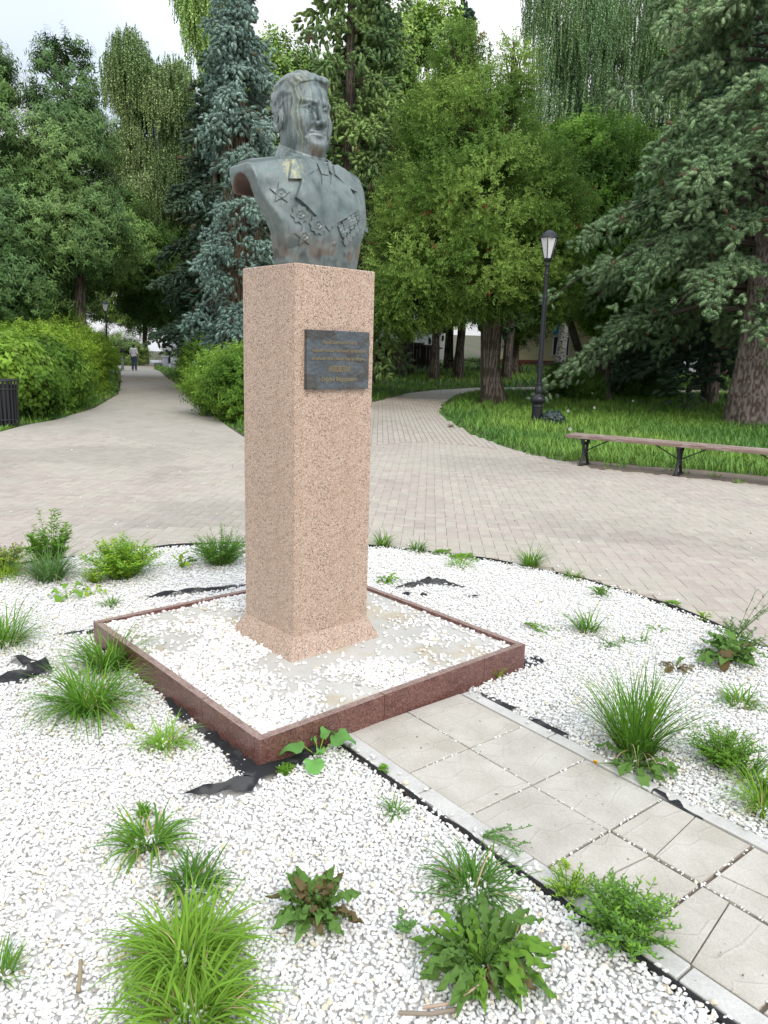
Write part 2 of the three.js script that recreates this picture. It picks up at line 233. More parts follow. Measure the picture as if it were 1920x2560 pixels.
{ // paving blocks: herringbone on the square, running bond up the right path
  const R = rng(5), pav = new THREE.Group(); pav.name = 'paving_blocks'; pav.userData = { kind: 'structure' }; scene.add(pav);
  const variants = [0, 1, 2, 3].map((k) => { const r = rng(900 + k), g = new THREE.BoxGeometry(0.1972, 0.02, 0.0972, 1, 1, 1); g.translate(0, -0.01, 0); const q = new RoundedBoxGeometry(0.198, 0.024, 0.098, 1, 0.0025); q.translate(0, -0.012, 0); boxUV(q); const u = q.attributes.uv, dx = r() * 3, dy = r() * 3; for (let i = 0; i < u.count; i++) u.setXY(i, u.getX(i) + dx, u.getY(i) + dy); return q; });
  const tones = []; for (let k = 0; k < 10; k++) { const s = 0.95 + 0.1 * R(), m = M.brick.clone(); m.color = k < 7 ? rgb(s, s * (0.985 + 0.02 * R()), s * (0.97 + 0.04 * R())) : rgb(s * 0.98, s * 0.945, s * 0.96); tones.push(m); }
  const zLine = (x) => -12.9 - 0.7 * Math.sin(x * 0.9 + 0.6) - 0.25 * Math.sin(x * 2.3);
  const all = [], th = -0.055, c = Math.cos(th), s = Math.sin(th), turn = (x, z) => [x * c + z * s, -x * s + z * c];
  for (let i = -110; i < 110; i++) for (let j = -150; j < 20; j++) {
    const m = ((i - j) % 4 + 4) % 4; if (m !== 0 && m !== 3) continue;
    const [x, z] = turn((m === 0 ? i + 1 : i + 0.5) * 0.1, (m === 0 ? j + 0.5 : j + 1) * 0.1);
    if (z > -1.2 || z < zLine(x) || inBed(x, z, 0.075) || !near(x, 0, z, 1.15) || !inPoly(PAVE, x, z)) continue;
    all.push([x, z, th + (m === 0 ? 0 : Math.PI / 2)]);
  }
  for (let k = 0; k < 45; k++) for (let j = 0; j < 68; j++) {
    const z = -11.9 - (j + (k % 2) * 0.5) * 0.2, x = -2.6 + k * 0.104 + 0.5 * Math.sin((z + 13.5) * 0.05) * 0.4; if (z > zLine(x) - 0.12 || !inPoly(PAVE, x, z) || x < -2.4) continue;
    all.push([x, z, Math.PI / 2, 1]);
  }
  all.sort((a, b) => Math.hypot(a[0], a[1]) - Math.hypot(b[0], b[1]));
  const rest = [[], [], [], []], cols = [[], [], [], []]; let n = 0;
  all.forEach(([x, z, a, far]) => {
    const k = Math.floor(R() * 4), y = gh(x, z) + (R() - 0.5) * 0.003, pink = fbm(x * 0.8, z * 0.8, 4, 3) > 0.56, t = pink && R() < 0.6 ? 7 + Math.floor(R() * 3) : Math.floor(R() * 7);
    if (n < 300 && near(x, 0, z, 1.0) && z < -3.6) { const m = part(pav, 'paving_block', variants[k], tones[t]); m.position.set(x, y, z); m.rotation.set((R() - 0.5) * 0.006, a, (R() - 0.5) * 0.006); n++; return; }
    const e = new THREE.Euler((R() - 0.5) * 0.008, a, (R() - 0.5) * 0.008);
    rest[k].push(new THREE.Matrix4().compose(V(x, y, z), new THREE.Quaternion().setFromEuler(e), V(far ? 0.985 : 1, 1, far ? 0.975 : 1))); cols[k].push(tones[t].color.clone().multiplyScalar((0.95 + 0.09 * R()) * (1 - 0.16 * sstep(0.52, 0.72, fbm(x * 0.55 + 5, z * 0.55, 7, 4)))));
  });
  rest.forEach((ms, k) => inst(pav, 'paving_block_field', variants[k], M.brick, ms, cols[k]));
}

// the monument's own frame: a to its left hand, b forward
const MON = { x: -0.398, z: -3.8728, ry: 0.7289 };
const cR = Math.cos(MON.ry), sR = Math.sin(MON.ry);
const toMon = (x, z) => [(x - MON.x) * cR - (z - MON.z) * sR, (x - MON.x) * sR + (z - MON.z) * cR];
const fromMon = (a, b) => [MON.x + a * cR + b * sR, MON.z - a * sR + b * cR];
const KERB = { a0: -0.8325, a1: 0.7845, b0: -0.7988, b1: 0.8526, top: 0.1328, in: 0.113 };
const PATH = (() => { const [x, z] = fromMon(-0.055, 0.862); return { x, z, ry: MON.ry - 0.055 }; })();
const toPath = (x, z) => { const c = Math.cos(PATH.ry), s = Math.sin(PATH.ry); return [(x - PATH.x) * c - (z - PATH.z) * s, (x - PATH.x) * s + (z - PATH.z) * c]; };
// torn landscape fabric showing through the gravel: outlines on the ground
const FABRIC = [
  [[-1.80, -3.36], [-1.70, -3.39], [-1.62, -3.46], [-1.60, -3.53], [-1.69, -3.63], [-1.86, -3.69], [-1.87, -3.63], [-1.74, -3.55], [-1.72, -3.49], [-1.81, -3.43]],
  [[-1.18, -3.60], [-1.02, -3.34], [-0.92, -3.14], [-0.78, -2.98], [-0.70, -2.90], [-0.62, -2.80], [-0.56, -2.70], [-0.51, -2.62], [-0.44, -2.60], [-0.30, -2.72], [-0.20, -2.86], [-0.22, -2.90], [-0.44, -2.76], [-0.56, -2.84], [-0.86, -3.22], [-1.10, -3.55]],
  [[-0.70, -2.46], [-0.62, -2.485], [-0.53, -2.51], [-0.455, -2.53], [-0.435, -2.62], [-0.52, -2.63], [-0.56, -2.575], [-0.63, -2.525]],
  [[-1.60, -4.66], [-1.43, -4.70], [-1.24, -4.78], [-1.06, -4.89], [-0.86, -5.02], [-0.86, -5.07], [-1.04, -5.0], [-1.22, -4.87], [-1.33, -4.82], [-1.42, -4.78], [-1.48, -4.71]],
  [[0.08, -5.0], [0.19, -5.09], [0.30, -5.14], [0.45, -5.13], [0.62, -5.09], [0.48, -5.18], [0.34, -5.23], [0.28, -5.25], [0.18, -5.17]],
  [[0.14, -4.94], [0.2, -4.95], [0.19, -4.9], [0.13, -4.89]], [[0.25, -4.95], [0.32, -4.98], [0.31, -4.91], [0.25, -4.9]], [[0.54, -4.93], [0.66, -4.92], [0.62, -4.88]],
  [[0.66, -3.78], [0.80, -3.76], [0.88, -3.84], [0.86, -3.90], [0.76, -3.88], [0.66, -3.84]],
  [[-1.80, -4.02], [-1.66, -4.13], [-1.52, -4.12], [-1.42, -4.02], [-1.36, -3.88], [-1.52, -3.96], [-1.6, -4.05], [-1.72, -4.02]],
  [[-1.52, -3.88], [-1.38, -3.80], [-1.34, -3.72], [-1.46, -3.79]],
  [[0.48, -3.42], [0.56, -3.36], [0.64, -3.27], [0.60, -3.25], [0.52, -3.32]], [[0.66, -3.22], [0.74, -3.13], [0.82, -3.02], [0.78, -3.0], [0.70, -3.1]],
  [[1.02, -2.66], [1.10, -2.56], [1.18, -2.46], [1.15, -2.43], [1.06, -2.55]],
];
const onFabric = (x, z) => FABRIC.some((P) => inPoly(P, x, z));
{ // bed base, plastic edging round it
  const g = new THREE.CircleGeometry(BED.r - 0.01, 96); g.rotateX(-Math.PI / 2); g.translate(BED.x, -0.0075, BED.z);
  const p = g.attributes.position, u = g.attributes.uv; for (let i = 0; i < p.count; i++) u.setXY(i, p.getX(i), p.getZ(i)); struct('gravel_bed', g, M.gravelBase);
  const R = rng(61), e = thing('plastic_edging', 'thin black plastic edging strip round the rim of the white gravel bed', 'edging strip'), gb = new GB();
  const top = [], N = 240; for (let k = 0; k <= N; k++) { const a = (k / N) * 2 * Math.PI, w = 0.006 * (vnoise(k * 0.35, 2) - 0.5), h = 0.012 + 0.02 * vnoise(k * 0.2, 7); const r = BED.r + 0.006 + w, c = Math.cos(a), s = Math.sin(a);
    top.push([gb.v(BED.x + (r - 0.006) * c, -0.02, BED.z + (r - 0.006) * s), gb.v(BED.x + (r - 0.008) * c, h, BED.z + (r - 0.008) * s), gb.v(BED.x + (r + 0.007) * c, h - 0.003, BED.z + (r + 0.007) * s), gb.v(BED.x + (r + 0.012) * c, -0.01, BED.z + (r + 0.012) * s)]); }
  for (let k = 0; k < N; k++) for (let j = 0; j < 3; j++) gb.q(top[k][j], top[k][j + 1], top[k + 1][j + 1], top[k + 1][j]);
  part(e, 'strip', gb.geo(), M.plastic);
}
{ // white gravel: small broken stones, far too many to count
  const R = rng(11), geos = [];
  for (let k = 0; k < 6; k++) { const r = rng(300 + k), g = mergeVertices(new THREE.IcosahedronGeometry(0.5, 1).deleteAttribute('uv').deleteAttribute('normal')), p = g.attributes.position, pl = []; for (let j = 0; j < 7; j++) pl.push([V(r() - 0.5, r() - 0.5, r() - 0.5).normalize(), 0.27 + 0.13 * r()]);
    for (let i = 0; i < p.count; i++) { const v = V().fromBufferAttribute(p, i); v.multiplyScalar(0.9 + 0.22 * r()); for (const [n, d] of pl) { const e = v.dot(n) - d; if (e > 0) v.addScaledVector(n, -e * 0.9); } p.setXYZ(i, v.x, v.y * 0.7, v.z * 0.84); } const fl = g.toNonIndexed(); fl.computeVertexNormals(); geos.push(fl); }
  const stone = std({ color: rgb(1, 1, 1), roughness: 0.7 }); stone.name = 'white stone';
  const ms = geos.map(() => []), cs = geos.map(() => []);
  const put = (x, y, z, L) => { const k = Math.floor(R() * geos.length), e = new THREE.Euler((R() - 0.5) * 1.0, R() * 6.28, (R() - 0.5) * 1.0); ms[k].push(new THREE.Matrix4().compose(V(x, y, z), new THREE.Quaternion().setFromEuler(e), V(L * (0.9 + 0.5 * R()), L * (0.8 + 0.3 * R()), L * (0.75 + 0.3 * R()))));
    const t = R(); let s = 0.75 + 0.13 * R(); cs[k].push(t < 0.02 ? rgb(s * 0.88, s * 0.78, s * 0.58) : t < 0.035 ? rgb(0.45, 0.43, 0.40) : t < 0.12 ? rgb(s * 0.95, s * 0.9, s * 0.8) : rgb(s, s * 0.995, s * 0.975)); };
  const st = 0.0133;
  for (let x = -3.4; x < 2.4; x += st) for (let z = -6.25; z < -0.6; z += st) {
    const px = x + (R() - 0.5) * st * 0.9, pz = z + (R() - 0.5) * st * 0.9; if (!near(px, 0, pz, 1.12)) continue;
    if (!inBed(px, pz, -0.012)) { if (R() < 0.001 && inBed(px, pz, 0.5)) put(px, 0.006, pz, 0.014); continue; }
    const [a, b] = toMon(px, pz), [u, w] = toPath(px, pz);
    if (a > KERB.a0 - 0.01 && a < KERB.a1 + 0.01 && b > KERB.b0 - 0.01 && b < KERB.b1 + 0.01) continue;
    if (w > -0.02 && u > -0.405 && u < 0.395) { const spill = Math.min(u + 0.405, 0.395 - u); if (R() < (spill < 0.05 ? 0.05 : 0.0)) put(px, 0.024, pz, 0.012 + 0.01 * R()); continue; }
    if (onFabric(px + 0.05 * (fbm(px * 14, pz * 14, 3, 2) - 0.5), pz + 0.05 * (fbm(px * 14, pz * 14, 8, 2) - 0.5)) && fbm(px * 11, pz * 11, 4, 2) < 0.66) { if (R() < 0.05) put(px, 0.014, pz, 0.014 + 0.008 * R()); continue; }
    const bare = fbm(px * 2.2 + 7, pz * 2.2, 2, 3), L = 0.0135 + 0.014 * R() * R() * R();
    if (bare > 0.8 && R() < (bare - 0.8) * 4) continue;
    const mound = 0.012 * fbm(px * 1.3, pz * 1.3, 5, 2);
    put(px, -0.002 + mound * 0.6 + 0.004 * R(), pz, L); if (R() < 0.42) put(px + 0.006, 0.006 + mound + 0.007 * R(), pz - 0.005, L * (0.85 + 0.4 * R()));
  }
  // loose stones lying on the concrete inside the stone kerb
  for (let a = KERB.a0 + 0.045; a < KERB.a1 - 0.045; a += 0.0145) for (let b = KERB.b0 + 0.045; b < KERB.b1 - 0.045; b += 0.0145) {
    if (Math.abs(a) < 0.288 && Math.abs(b) < 0.278) continue;
    const n = fbm(a * 3.1 + 4, b * 3.1 + 1, 7, 4), rim = Math.min(a - KERB.a0, KERB.a1 - a, b - KERB.b0, KERB.b1 - b), left = sstep(0.25, -0.45, a - b * 0.25) * 0.16;
    const pr = clamp((n - 0.51 + left) * 4.6) * 0.78 + 0.05 + (rim < 0.1 ? 0.12 : 0);
    if (R() > pr) continue; const [x, z] = fromMon(a + (R() - 0.5) * 0.012, b + (R() - 0.5) * 0.012); put(x, KERB.in + 0.005, z, 0.0145 + 0.012 * R());
    if (pr > 0.6 && R() < 0.3) put(x + 0.004, KERB.in + 0.013, z, 0.018);
  }
  // stones caught in the joints of the slab path and strayed on the square
  for (let k = 0; k < 260; k++) { const line = R(); let u, w; if (line < 0.4) { u = (R() - 0.5) * 0.012; w = R() * 2.4; } else { u = (R() - 0.5) * 0.64; w = [0.39, 0.725, 1.07, 1.41, 1.75][Math.floor(R() * 5)] + (R() - 0.5) * 0.012; } const c = Math.cos(PATH.ry), s = Math.sin(PATH.ry); put(PATH.x + u * c + w * s, 0.012, PATH.z - u * s + w * c, 0.006 + 0.01 * R() * R()); }
  for (let k = 0; k < 130; k++) { const x = -6 + 13 * R(), z = -6.2 - 6 * R() * R(); if (!inBed(x, z, 0.05) && inPoly(PAVE, x, z)) put(x, 0.005, z, 0.012 + 0.014 * R() * R()); }
  for (let k = 0; k < 60; k++) { const a = -2.3 + 2.6 * R(), r = BED.r + 0.03 + 0.25 * R() * R(); put(BED.x + r * Math.cos(a), 0.006, BED.z + r * Math.sin(a), 0.014 + 0.012 * R()); }
  const gr = new THREE.Group(); gr.name = 'white_gravel'; gr.userData = { kind: 'stuff', label: 'white broken gravel filling the round bed and strewn inside the stone kerb', category: 'gravel' }; scene.add(gr);
  ms.forEach((m, k) => inst(gr, 'gravel', geos[k], stone, m, cs[k]));
}
{ // bits of dead leaf, stalk and soil caught among the stones and on the blocks
  const R = rng(19), g = new GB(), ms = [], cs = []; g.leaf(V(-0.5, 0, 0), V(1, 0, 0), V(0, 1, 0.1).normalize(), 1, 0.5, 0.3); const flake = g.geo();
  const put = (x, z, y, s) => { const e = new THREE.Euler((R() - 0.5) * 0.8, R() * 6.28, (R() - 0.5) * 0.8); ms.push(new THREE.Matrix4().compose(V(x, y, z), new THREE.Quaternion().setFromEuler(e), V(s, s, s * (0.3 + R())))); const t = R(); cs.push(t < 0.5 ? rgb(0.10, 0.075, 0.045) : t < 0.75 ? rgb(0.26, 0.20, 0.11) : rgb(0.10, 0.12, 0.045)); };
  for (let k = 0; k < 9000; k++) { const x = -3.4 + 5.8 * R(), z = -6.2 + 5 * R(); if (!inBed(x, z, -0.03) || !near(x, 0, z, 1.1)) continue; const [a, b] = toMon(x, z), [u, w] = toPath(x, z); const inK = a > KERB.a0 && a < KERB.a1 && b > KERB.b0 && b < KERB.b1; if (Math.abs(a) < 0.29 && Math.abs(b) < 0.28) continue; const n = fbm(x * 1.8 + 3, z * 1.8, 6, 3); if (R() > sstep(0.45, 0.72, n) * 0.55 + 0.04) continue; put(x, z, inK ? KERB.in + 0.012 : w > 0 && Math.abs(u) < 0.4 ? 0.017 : 0.015 + 0.006 * R(), 0.006 + 0.014 * R() * R()); }
  for (let k = 0; k < 500; k++) { const x = -8 + 16 * R(), z = -6 - 9 * R(); if (!inBed(x, z, 0.05) && inPoly(PAVE, x, z)) put(x, z, 0.006, 0.012 + 0.03 * R() * R()); }
  const l = inst(null, 'plant_litter', flake, std({ color: rgb(1, 1, 1), side: THREE.DoubleSide }), ms, cs); l.userData.label = 'bits of dead leaves and soil scattered over gravel and paving'; l.userData.category = 'litter';
}
{ // torn pieces of black landscape fabric
  const R = rng(21), names = ['crumpled black fabric strip lying folded on the gravel near the left edge', 'long black fabric edge showing along the left and front foot of the stone kerb', 'torn black fabric tip poking from the gravel before the front kerb corner', 'long black fabric strip in the gravel behind the kerb, left of the pedestal', 'wavy black fabric ridge in the gravel right of the pedestal', 'small black fabric scrap, left one of two below the wavy ridge', 'small black fabric scrap, right one of two below the wavy ridge', 'small dark fabric sliver right of the two scraps', 'bunched black fabric at the right corner of the stone kerb', 'black fabric flap beside the left corner of the stone kerb', 'dark fabric sliver under the big grass tuft left of the kerb', 'short black fabric edge beside the first slab of the path', 'short black fabric edge further along the right path border', 'black fabric edge in the gravel by the cracked slabs'];
  FABRIC.forEach((P, k) => {
    const t = thing('fabric_scrap', names[k], 'landscape fabric'), tri = subdivide(new THREE.ShapeGeometry(new THREE.Shape(P.map(([x, z]) => new THREE.Vector2(x, -z)))), 0.03), g = new GB(), ht = [0.07, 0.045, 0.045, 0.045, 0.05][k] ?? 0.026;
    const yy = (x, z) => 0.004 + ht * fbm(x * 9, z * 9, k, 3) * (0.4 + 0.9 * vnoise(x * 30 + z * 17, k)) * 0.9;
    for (let i = 0; i < tri.length; i += 3) g.t(...[0, 1, 2].map((j) => { const q = tri[i + j]; return g.v(q.x, yy(q.x, -q.y), -q.y, q.x, q.y); }));
    part(t, 'fabric', mergeVertices(g.geo()), M.fabric);
  });
}
{ // low kerb of dark red granite slabs round a concrete bed
  const k = thing('stone_kerb', 'square kerb of dark red polished granite slabs round the pedestal', 'kerb', MON.x, 0, MON.z, MON.ry);
  const T = 0.036, g = 0.0035, mats = [M.redGranite, M.redGranite, M.redSawn, M.redGranite, M.redGranite, M.redGranite];
  const slab = (a0, a1, b0, b1, dy) => { const q = new THREE.BoxGeometry(a1 - a0, KERB.top + 0.05, b1 - b0); q.translate((a0 + a1) / 2, (KERB.top - 0.05) / 2 + dy, (b0 + b1) / 2); boxUV(q); part(k, 'kerb_slab', q, mats); };
  const cutA = [KERB.a0, -0.192, 0.465, KERB.a1], cutB = [KERB.b0 + T, -0.2, 0.4, KERB.b1 - T];
  for (let i = 0; i < 3; i++) { slab(cutA[i] + g / 2, cutA[i + 1] - g / 2, KERB.b1 - T, KERB.b1 - 0.0008 * i, 0.0012 * (i % 2)); slab(cutA[i] + g / 2, cutA[i + 1] - g / 2, KERB.b0, KERB.b0 + T, -0.001 * (i % 2)); slab(KERB.a0 + 0.001, KERB.a0 + T, cutB[i] + g / 2, cutB[i + 1] - g / 2, -0.0015 + 0.0012 * (i % 2)); slab(KERB.a1 - T, KERB.a1 - 0.001, cutB[i] + g / 2, cutB[i + 1] - g / 2, -0.0015 + 0.001 * (i % 2)); }
  const q = new THREE.BoxGeometry(KERB.a1 - KERB.a0 - 2 * T, KERB.in, KERB.b1 - KERB.b0 - 2 * T); q.translate((KERB.a0 + KERB.a1) / 2, KERB.in / 2, (KERB.b0 + KERB.b1) / 2); part(k, 'concrete_infill', boxUV(q), M.concrete, 'pale grey concrete infill stained with sand');
}
{ // slab path: two columns of cast slabs between border stones, some cracked
  const R = rng(31), p = new THREE.Group(); p.name = 'path'; p.userData = { kind: 'structure' }; p.position.set(PATH.x, 0, PATH.z); p.rotation.y = PATH.ry; scene.add(p);
  const bed = new THREE.PlaneGeometry(0.8, 2.6); bed.rotateX(-Math.PI / 2); bed.translate(0, 0.0005, 1.3); part(p, 'path_bed', boxUV(bed), M.dirt);
  const rows = [-0.008, 0.39, 0.725, 1.07, 1.41, 1.75, 2.09, 2.43];
  const split = (poly, px, py, dx, dy) => { const A = [], B = [], sd = ([x, y]) => (x - px) * dy - (y - py) * dx; for (let i = 0; i < poly.length; i++) { const a = poly[i], b = poly[(i + 1) % poly.length], s = sd(a), e = sd(b); (s >= 0 ? A : B).push(a); if (s * e < 0) { const t = s / (s - e), q = [mix(a[0], b[0], t), mix(a[1], b[1], t)]; A.push(q); B.push(q); } } return [A, B].filter((q) => q.length > 2); };
  const cracks = { '3,0': [[0.5, 0.42, 1, 0.1]], '3,1': [[0.5, 0.45, 1, -0.12]], '4,0': [[0.5, 0.35, 1, -0.18]], '4,1': [[0.35, 0.5, 0.15, 1], [0.7, 0.5, 1, 0.2]], '5,0': [[0.55, 0.5, 1, 0.12]], '5,1': [[0.5, 0.62, 1, -0.1], [0.3, 0.3, 0.3, 1]], '6,0': [[0.5, 0.5, 0.9, 0.4], [0.4, 0.6, 0.5, -1], [0.7, 0.3, 0.3, 1]], '6,1': [[0.4, 0.45, 1, 0.5], [0.6, 0.6, -0.4, 1]], };
  for (let i = 0; i + 1 < rows.length; i++) for (let j = 0; j < 2; j++) {
    const x0 = (j ? 0.0055 : -0.320), x1 = (j ? 0.320 : -0.0055), z0 = rows[i] + 0.0055, z1 = rows[i + 1] - 0.0055; let polys = [[[x0, z0], [x1, z0], [x1, z1], [x0, z1]]];
    for (const [u, v, dx, dy] of cracks[i + ',' + j] || []) polys = polys.flatMap((q) => (polys.length > 1 && R() < 0.25 ? [q] : split(q, mix(x0, x1, u), mix(z0, z1, v), dx, dy)));
    for (let q of polys) {
      const cx = q.reduce((s, w) => s + w[0], 0) / q.length, cz = q.reduce((s, w) => s + w[1], 0) / q.length; if (polys.length > 1) q = q.map(([x, z]) => [x + Math.sign(cx - x) * 0.0042, z + Math.sign(cz - z) * 0.0042]);
      const g = extr(q.map(([x, z]) => [x - cx, -(z - cz)]), 0.03, 0.0025); g.rotateX(-Math.PI / 2); boxUV(g); const uv = g.attributes.uv, ox = R() * 5, oy = R() * 5; for (let k = 0; k < uv.count; k++) uv.setXY(k, uv.getX(k) + ox, uv.getY(k) + oy);
      if (!M.slabTones) M.slabTones = [[1.0, 0.975, 0.93], [1.0, 0.99, 0.965], [1.03, 1.015, 0.98], [0.97, 0.96, 0.935], [1.02, 1.0, 0.96]].map((c) => { const m = M.slab.clone(); m.color = rgb(...c); return m; });
      const m = part(p, 'slab', g, M.slabTones[i === 0 && j === 0 ? 0 : Math.floor(R() * 5)]); m.position.set(cx, -0.0195 + (R() - 0.5) * 0.004, cz); m.rotation.set((R() - 0.5) * 0.006, 0, (R() - 0.5) * 0.006);
    }
  }
  for (const [x0, x1] of [[0.329, 0.391], [-0.402, -0.328]]) for (let z = 0.0, k = 0; z < 2.4; k++) { const L = [0.52, 0.5, 0.55][k % 3]; const g = rbox(x1 - x0, 0.05, L - 0.006, 0.005); const m = part(p, 'border_stone', g, M.border); m.position.set((x0 + x1) / 2 + (R() - 0.5) * 0.005, -0.007 + (R() - 0.5) * 0.005, z + L / 2); m.rotation.y = (R() - 0.5) * 0.012; z += L; }
  const e = thing('plastic_edging', 'black plastic edging strip along the left border of the slab path', 'edging strip', PATH.x, 0, PATH.z, PATH.ry); const gb = new GB();
  for (let k = 0, prev; k <= 60; k++) { const z = 0.05 + (k / 60) * 2.2, x = -0.418 + 0.008 * (vnoise(k * 0.3, 3) - 0.5), h = 0.014 + 0.012 * vnoise(k * 0.25, 9), r = [gb.v(x - 0.006, -0.01, z), gb.v(x - 0.005, h, z), gb.v(x + 0.005, h, z), gb.v(x + 0.006, -0.01, z)]; if (prev) for (let j = 0; j < 3; j++) gb.q(prev[j], prev[j + 1], r[j + 1], r[j]); prev = r; }
  part(e, 'strip', gb.geo(), M.plastic);
}

// ---------------------------------------------------------------- pedestal
const W2 = 0.2338, D2 = 0.2232, YS = 0.2165, YT = 1.9736, YP = KERB.in;
{
  const t = thing('pedestal', 'tall square pedestal of pink speckled granite with a dark bronze plaque', 'pedestal', MON.x, 0, MON.z, MON.ry);
  const c = 0.004, prof = (w, d) => [[-w + c, -d], [w - c, -d], [w, -d + c], [w, d - c], [w - c, d], [-w + c, d], [-w, d - c], [-w, -d + c]];
  const ring = (gb, w, d, y) => prof(w, d).map(([x, z]) => gb.v(x, y, z));
  const loft = (levels, cap) => { const gb = new GB(), rs = levels.map(([e, y]) => ring(gb, W2 + e, D2 + e, y)); for (let k = 0; k + 1 < rs.length; k++) for (let j = 0; j < 8; j++) { const n = (j + 1) % 8; gb.q(rs[k][j], rs[k + 1][j], rs[k + 1][n], rs[k][n]); } if (cap) { const r = rs[rs.length - 1]; for (let j = 1; j < 7; j++) gb.t(r[0], r[j + 1], r[j]); } return boxUV(gb.geo(true)); };
  part(t, 'shaft', loft([[0, YS - 0.02], [0, YT - 0.0045], [-0.0045, YT]], true), M.granite);
  part(t, 'plinth', loft([[0.052, YP - 0.02], [0.0507, YP + 0.002], [0.004, YS], [-0.003, YS + 0.001]], false), M.granite, 'sloping granite foot of the pedestal');
  // plaque with raised lettering
  const B = D2 + 0.012, bronze = new THREE.MeshStandardMaterial({ metalness: 0.35, roughness: 0.45, map: tex(256, 256, (x, y) => { const u = x / 256, v = y / 256, a = fbm(u * 6, v * 6, 4, 4, 6), g = fbm(u * 30, v * 60, 3, 2), b = sstep(0.5, 0.62, fbm(u * 3, v * 5, 9, 3)); const s = 0.6 + 0.5 * a + 0.5 * (g - 0.5), q = lerp3([0.12, 0.14, 0.155], [0.095, 0.095, 0.09], b); return [q[0] * s, q[1] * s, q[2] * s]; }), bumpMap: tex(256, 256, (x, y) => fbm(x / 256 * 26, y / 256 * 40, 5, 3), false), bumpScale: 0.003 });
  bronze.name = 'dark bronze';
  const gold = std({ color: rgb(0.27, 0.23, 0.155), metalness: 0.4, roughness: 0.42 });
  const pl = part(t, 'plaque', (() => { const g = new RoundedBoxGeometry(0.371, 0.27, 0.024, 2, 0.003); const p = g.attributes.position, u = g.attributes.uv; for (let i = 0; i < p.count; i++) u.setXY(i, p.getX(i) / 0.38 + 0.5, p.getY(i) / 0.38 + 0.5); return g; })(), bronze, 'dark bronze plaque with five lines of raised lettering');
  pl.position.set(0.0025, 1.552, B);
  const font = await new FontLoader().loadAsync('fonts/droid/droid_sans_bold.typeface.json');
  const line = (s, y, h, w) => { const g = new TextGeometry(s, { font, size: h, depth: 0.0045, curveSegments: 3, bevelEnabled: false }); g.computeBoundingBox(); const b = g.boundingBox, k = w / (b.max.x - b.min.x); g.translate(-(b.max.x + b.min.x) / 2, 0, 0); g.scale(k, 1, 1); const m = part(pl, 'lettering', g, gold); m.position.set(0, y, 0.0112); };
  line('Герой Советского Союза', 0.074, 0.0155, 0.205);
  line('гвардии генерал-лейтенант артиллерии,', 0.037, 0.0155, 0.325);
  line('начальник НИИ-3 Министерства обороны', 0.000, 0.0155, 0.325);
  line('НИЛОВСКИЙ', -0.054, 0.029, 0.128);
  line('Сергей Фёдорович', -0.098, 0.021, 0.21);
}

// ---------------------------------------------------------------- the bronze bust (own frame: a, height above the ground, b)
const len3 = (a, b, c) => Math.sqrt(a * a + b * b + c * c);
const ell = (x, y, z, cx, cy, cz, rx, ry, rz) => { x -= cx; y -= cy; z -= cz; const k0 = len3(x / rx, y / ry, z / rz), k1 = len3(x / rx / rx, y / ry / ry, z / rz / rz); return k1 < 1e-9 ? -Math.min(rx, ry, rz) : (k0 * (k0 - 1)) / k1; };
const cap = (x, y, z, ax, ay, az, bx, by, bz, r0, r1 = r0) => { const dx = bx - ax, dy = by - ay, dz = bz - az, t = clamp(((x - ax) * dx + (y - ay) * dy + (z - az) * dz) / (dx * dx + dy * dy + dz * dz)); return len3(x - ax - dx * t, y - ay - dy * t, z - az - dz * t) - mix(r0, r1, t); };
const smin = (a, b, k) => { const h = Math.max(k - Math.abs(a - b), 0) / k; return Math.min(a, b) - h * h * k * 0.25; };
const smax = (a, b, k) => -smin(-a, -b, k);
const SIDE = [[1.9, 0.203], [1.997, 0.208], [2.05, 0.217], [2.114, 0.224], [2.178, 0.258], [2.225, 0.294], [2.288, 0.332], [2.366, 0.35], [2.45, 0.345], [2.7, 0.34]];
const sideAt = (y) => { for (let i = 0; i + 1 < SIDE.length; i++) if (y < SIDE[i + 1][0]) return mix(SIDE[i][1], SIDE[i + 1][1], clamp((y - SIDE[i][0]) / (SIDE[i + 1][0] - SIDE[i][0]))); return 0.34; };
const CX = -0.012; // the bust's middle plane
function torso(a, y, b) {
  const x = a - CX, ax = Math.abs(x);
  let d = ell(x, y, b, 0, 2.12, -0.06, 0.47, 0.46, 0.232);
  d = smin(d, ell(ax, y, b, 0.11, 2.245, 0.03, 0.12, 0.10, 0.112), 0.06);
  d = smin(d, cap(ax, y, b, 0.0, 2.345, -0.02, 0.36, 2.315, -0.015, 0.105, 0.102), 0.04);
  d = smax(d, (y - mix(2.452, 2.398, clamp((ax - 0.1) / 0.25))) * 0.97, 0.02);
  d = smax(d, -0.122 - b, 0.01);
  d = smin(d, cap(ax, y, b, 0.03, 2.43, -0.04, 0.13, 2.38, -0.03, 0.075, 0.05), 0.03);
  // folds in the cloth
  d += 0.004 * Math.sin(x * 31 + y * 44 + 2 * Math.sin(y * 17)) * sstep(2.3, 2.1, y) * sstep(0.02, 0.1, ax) * 0.7;
  d = smax(d, (ax - sideAt(y)) * 0.88, 0.01); d = smax(d, x - 0.298, 0.05);
  // hollow behind: everything under the arched shoulder and behind the front shell
  const arch = Math.hypot((y - 2.285) * 0.95, b + 0.036) - 0.069, low = Math.max(b - 0.024, y - 2.285);
  d = smax(d, -Math.min(arch, low), 0.008);
  // front edge of the jacket
  const seam = Math.hypot(x - 0.012 - 0.006 * Math.sin(y * 9), 0) - 0.0028; if (y < 2.155 && b > 0.05) d = Math.max(d, -Math.max(seam, -0.006 - d));
  return smax(d, 1.9736 - y, 0.004);
}
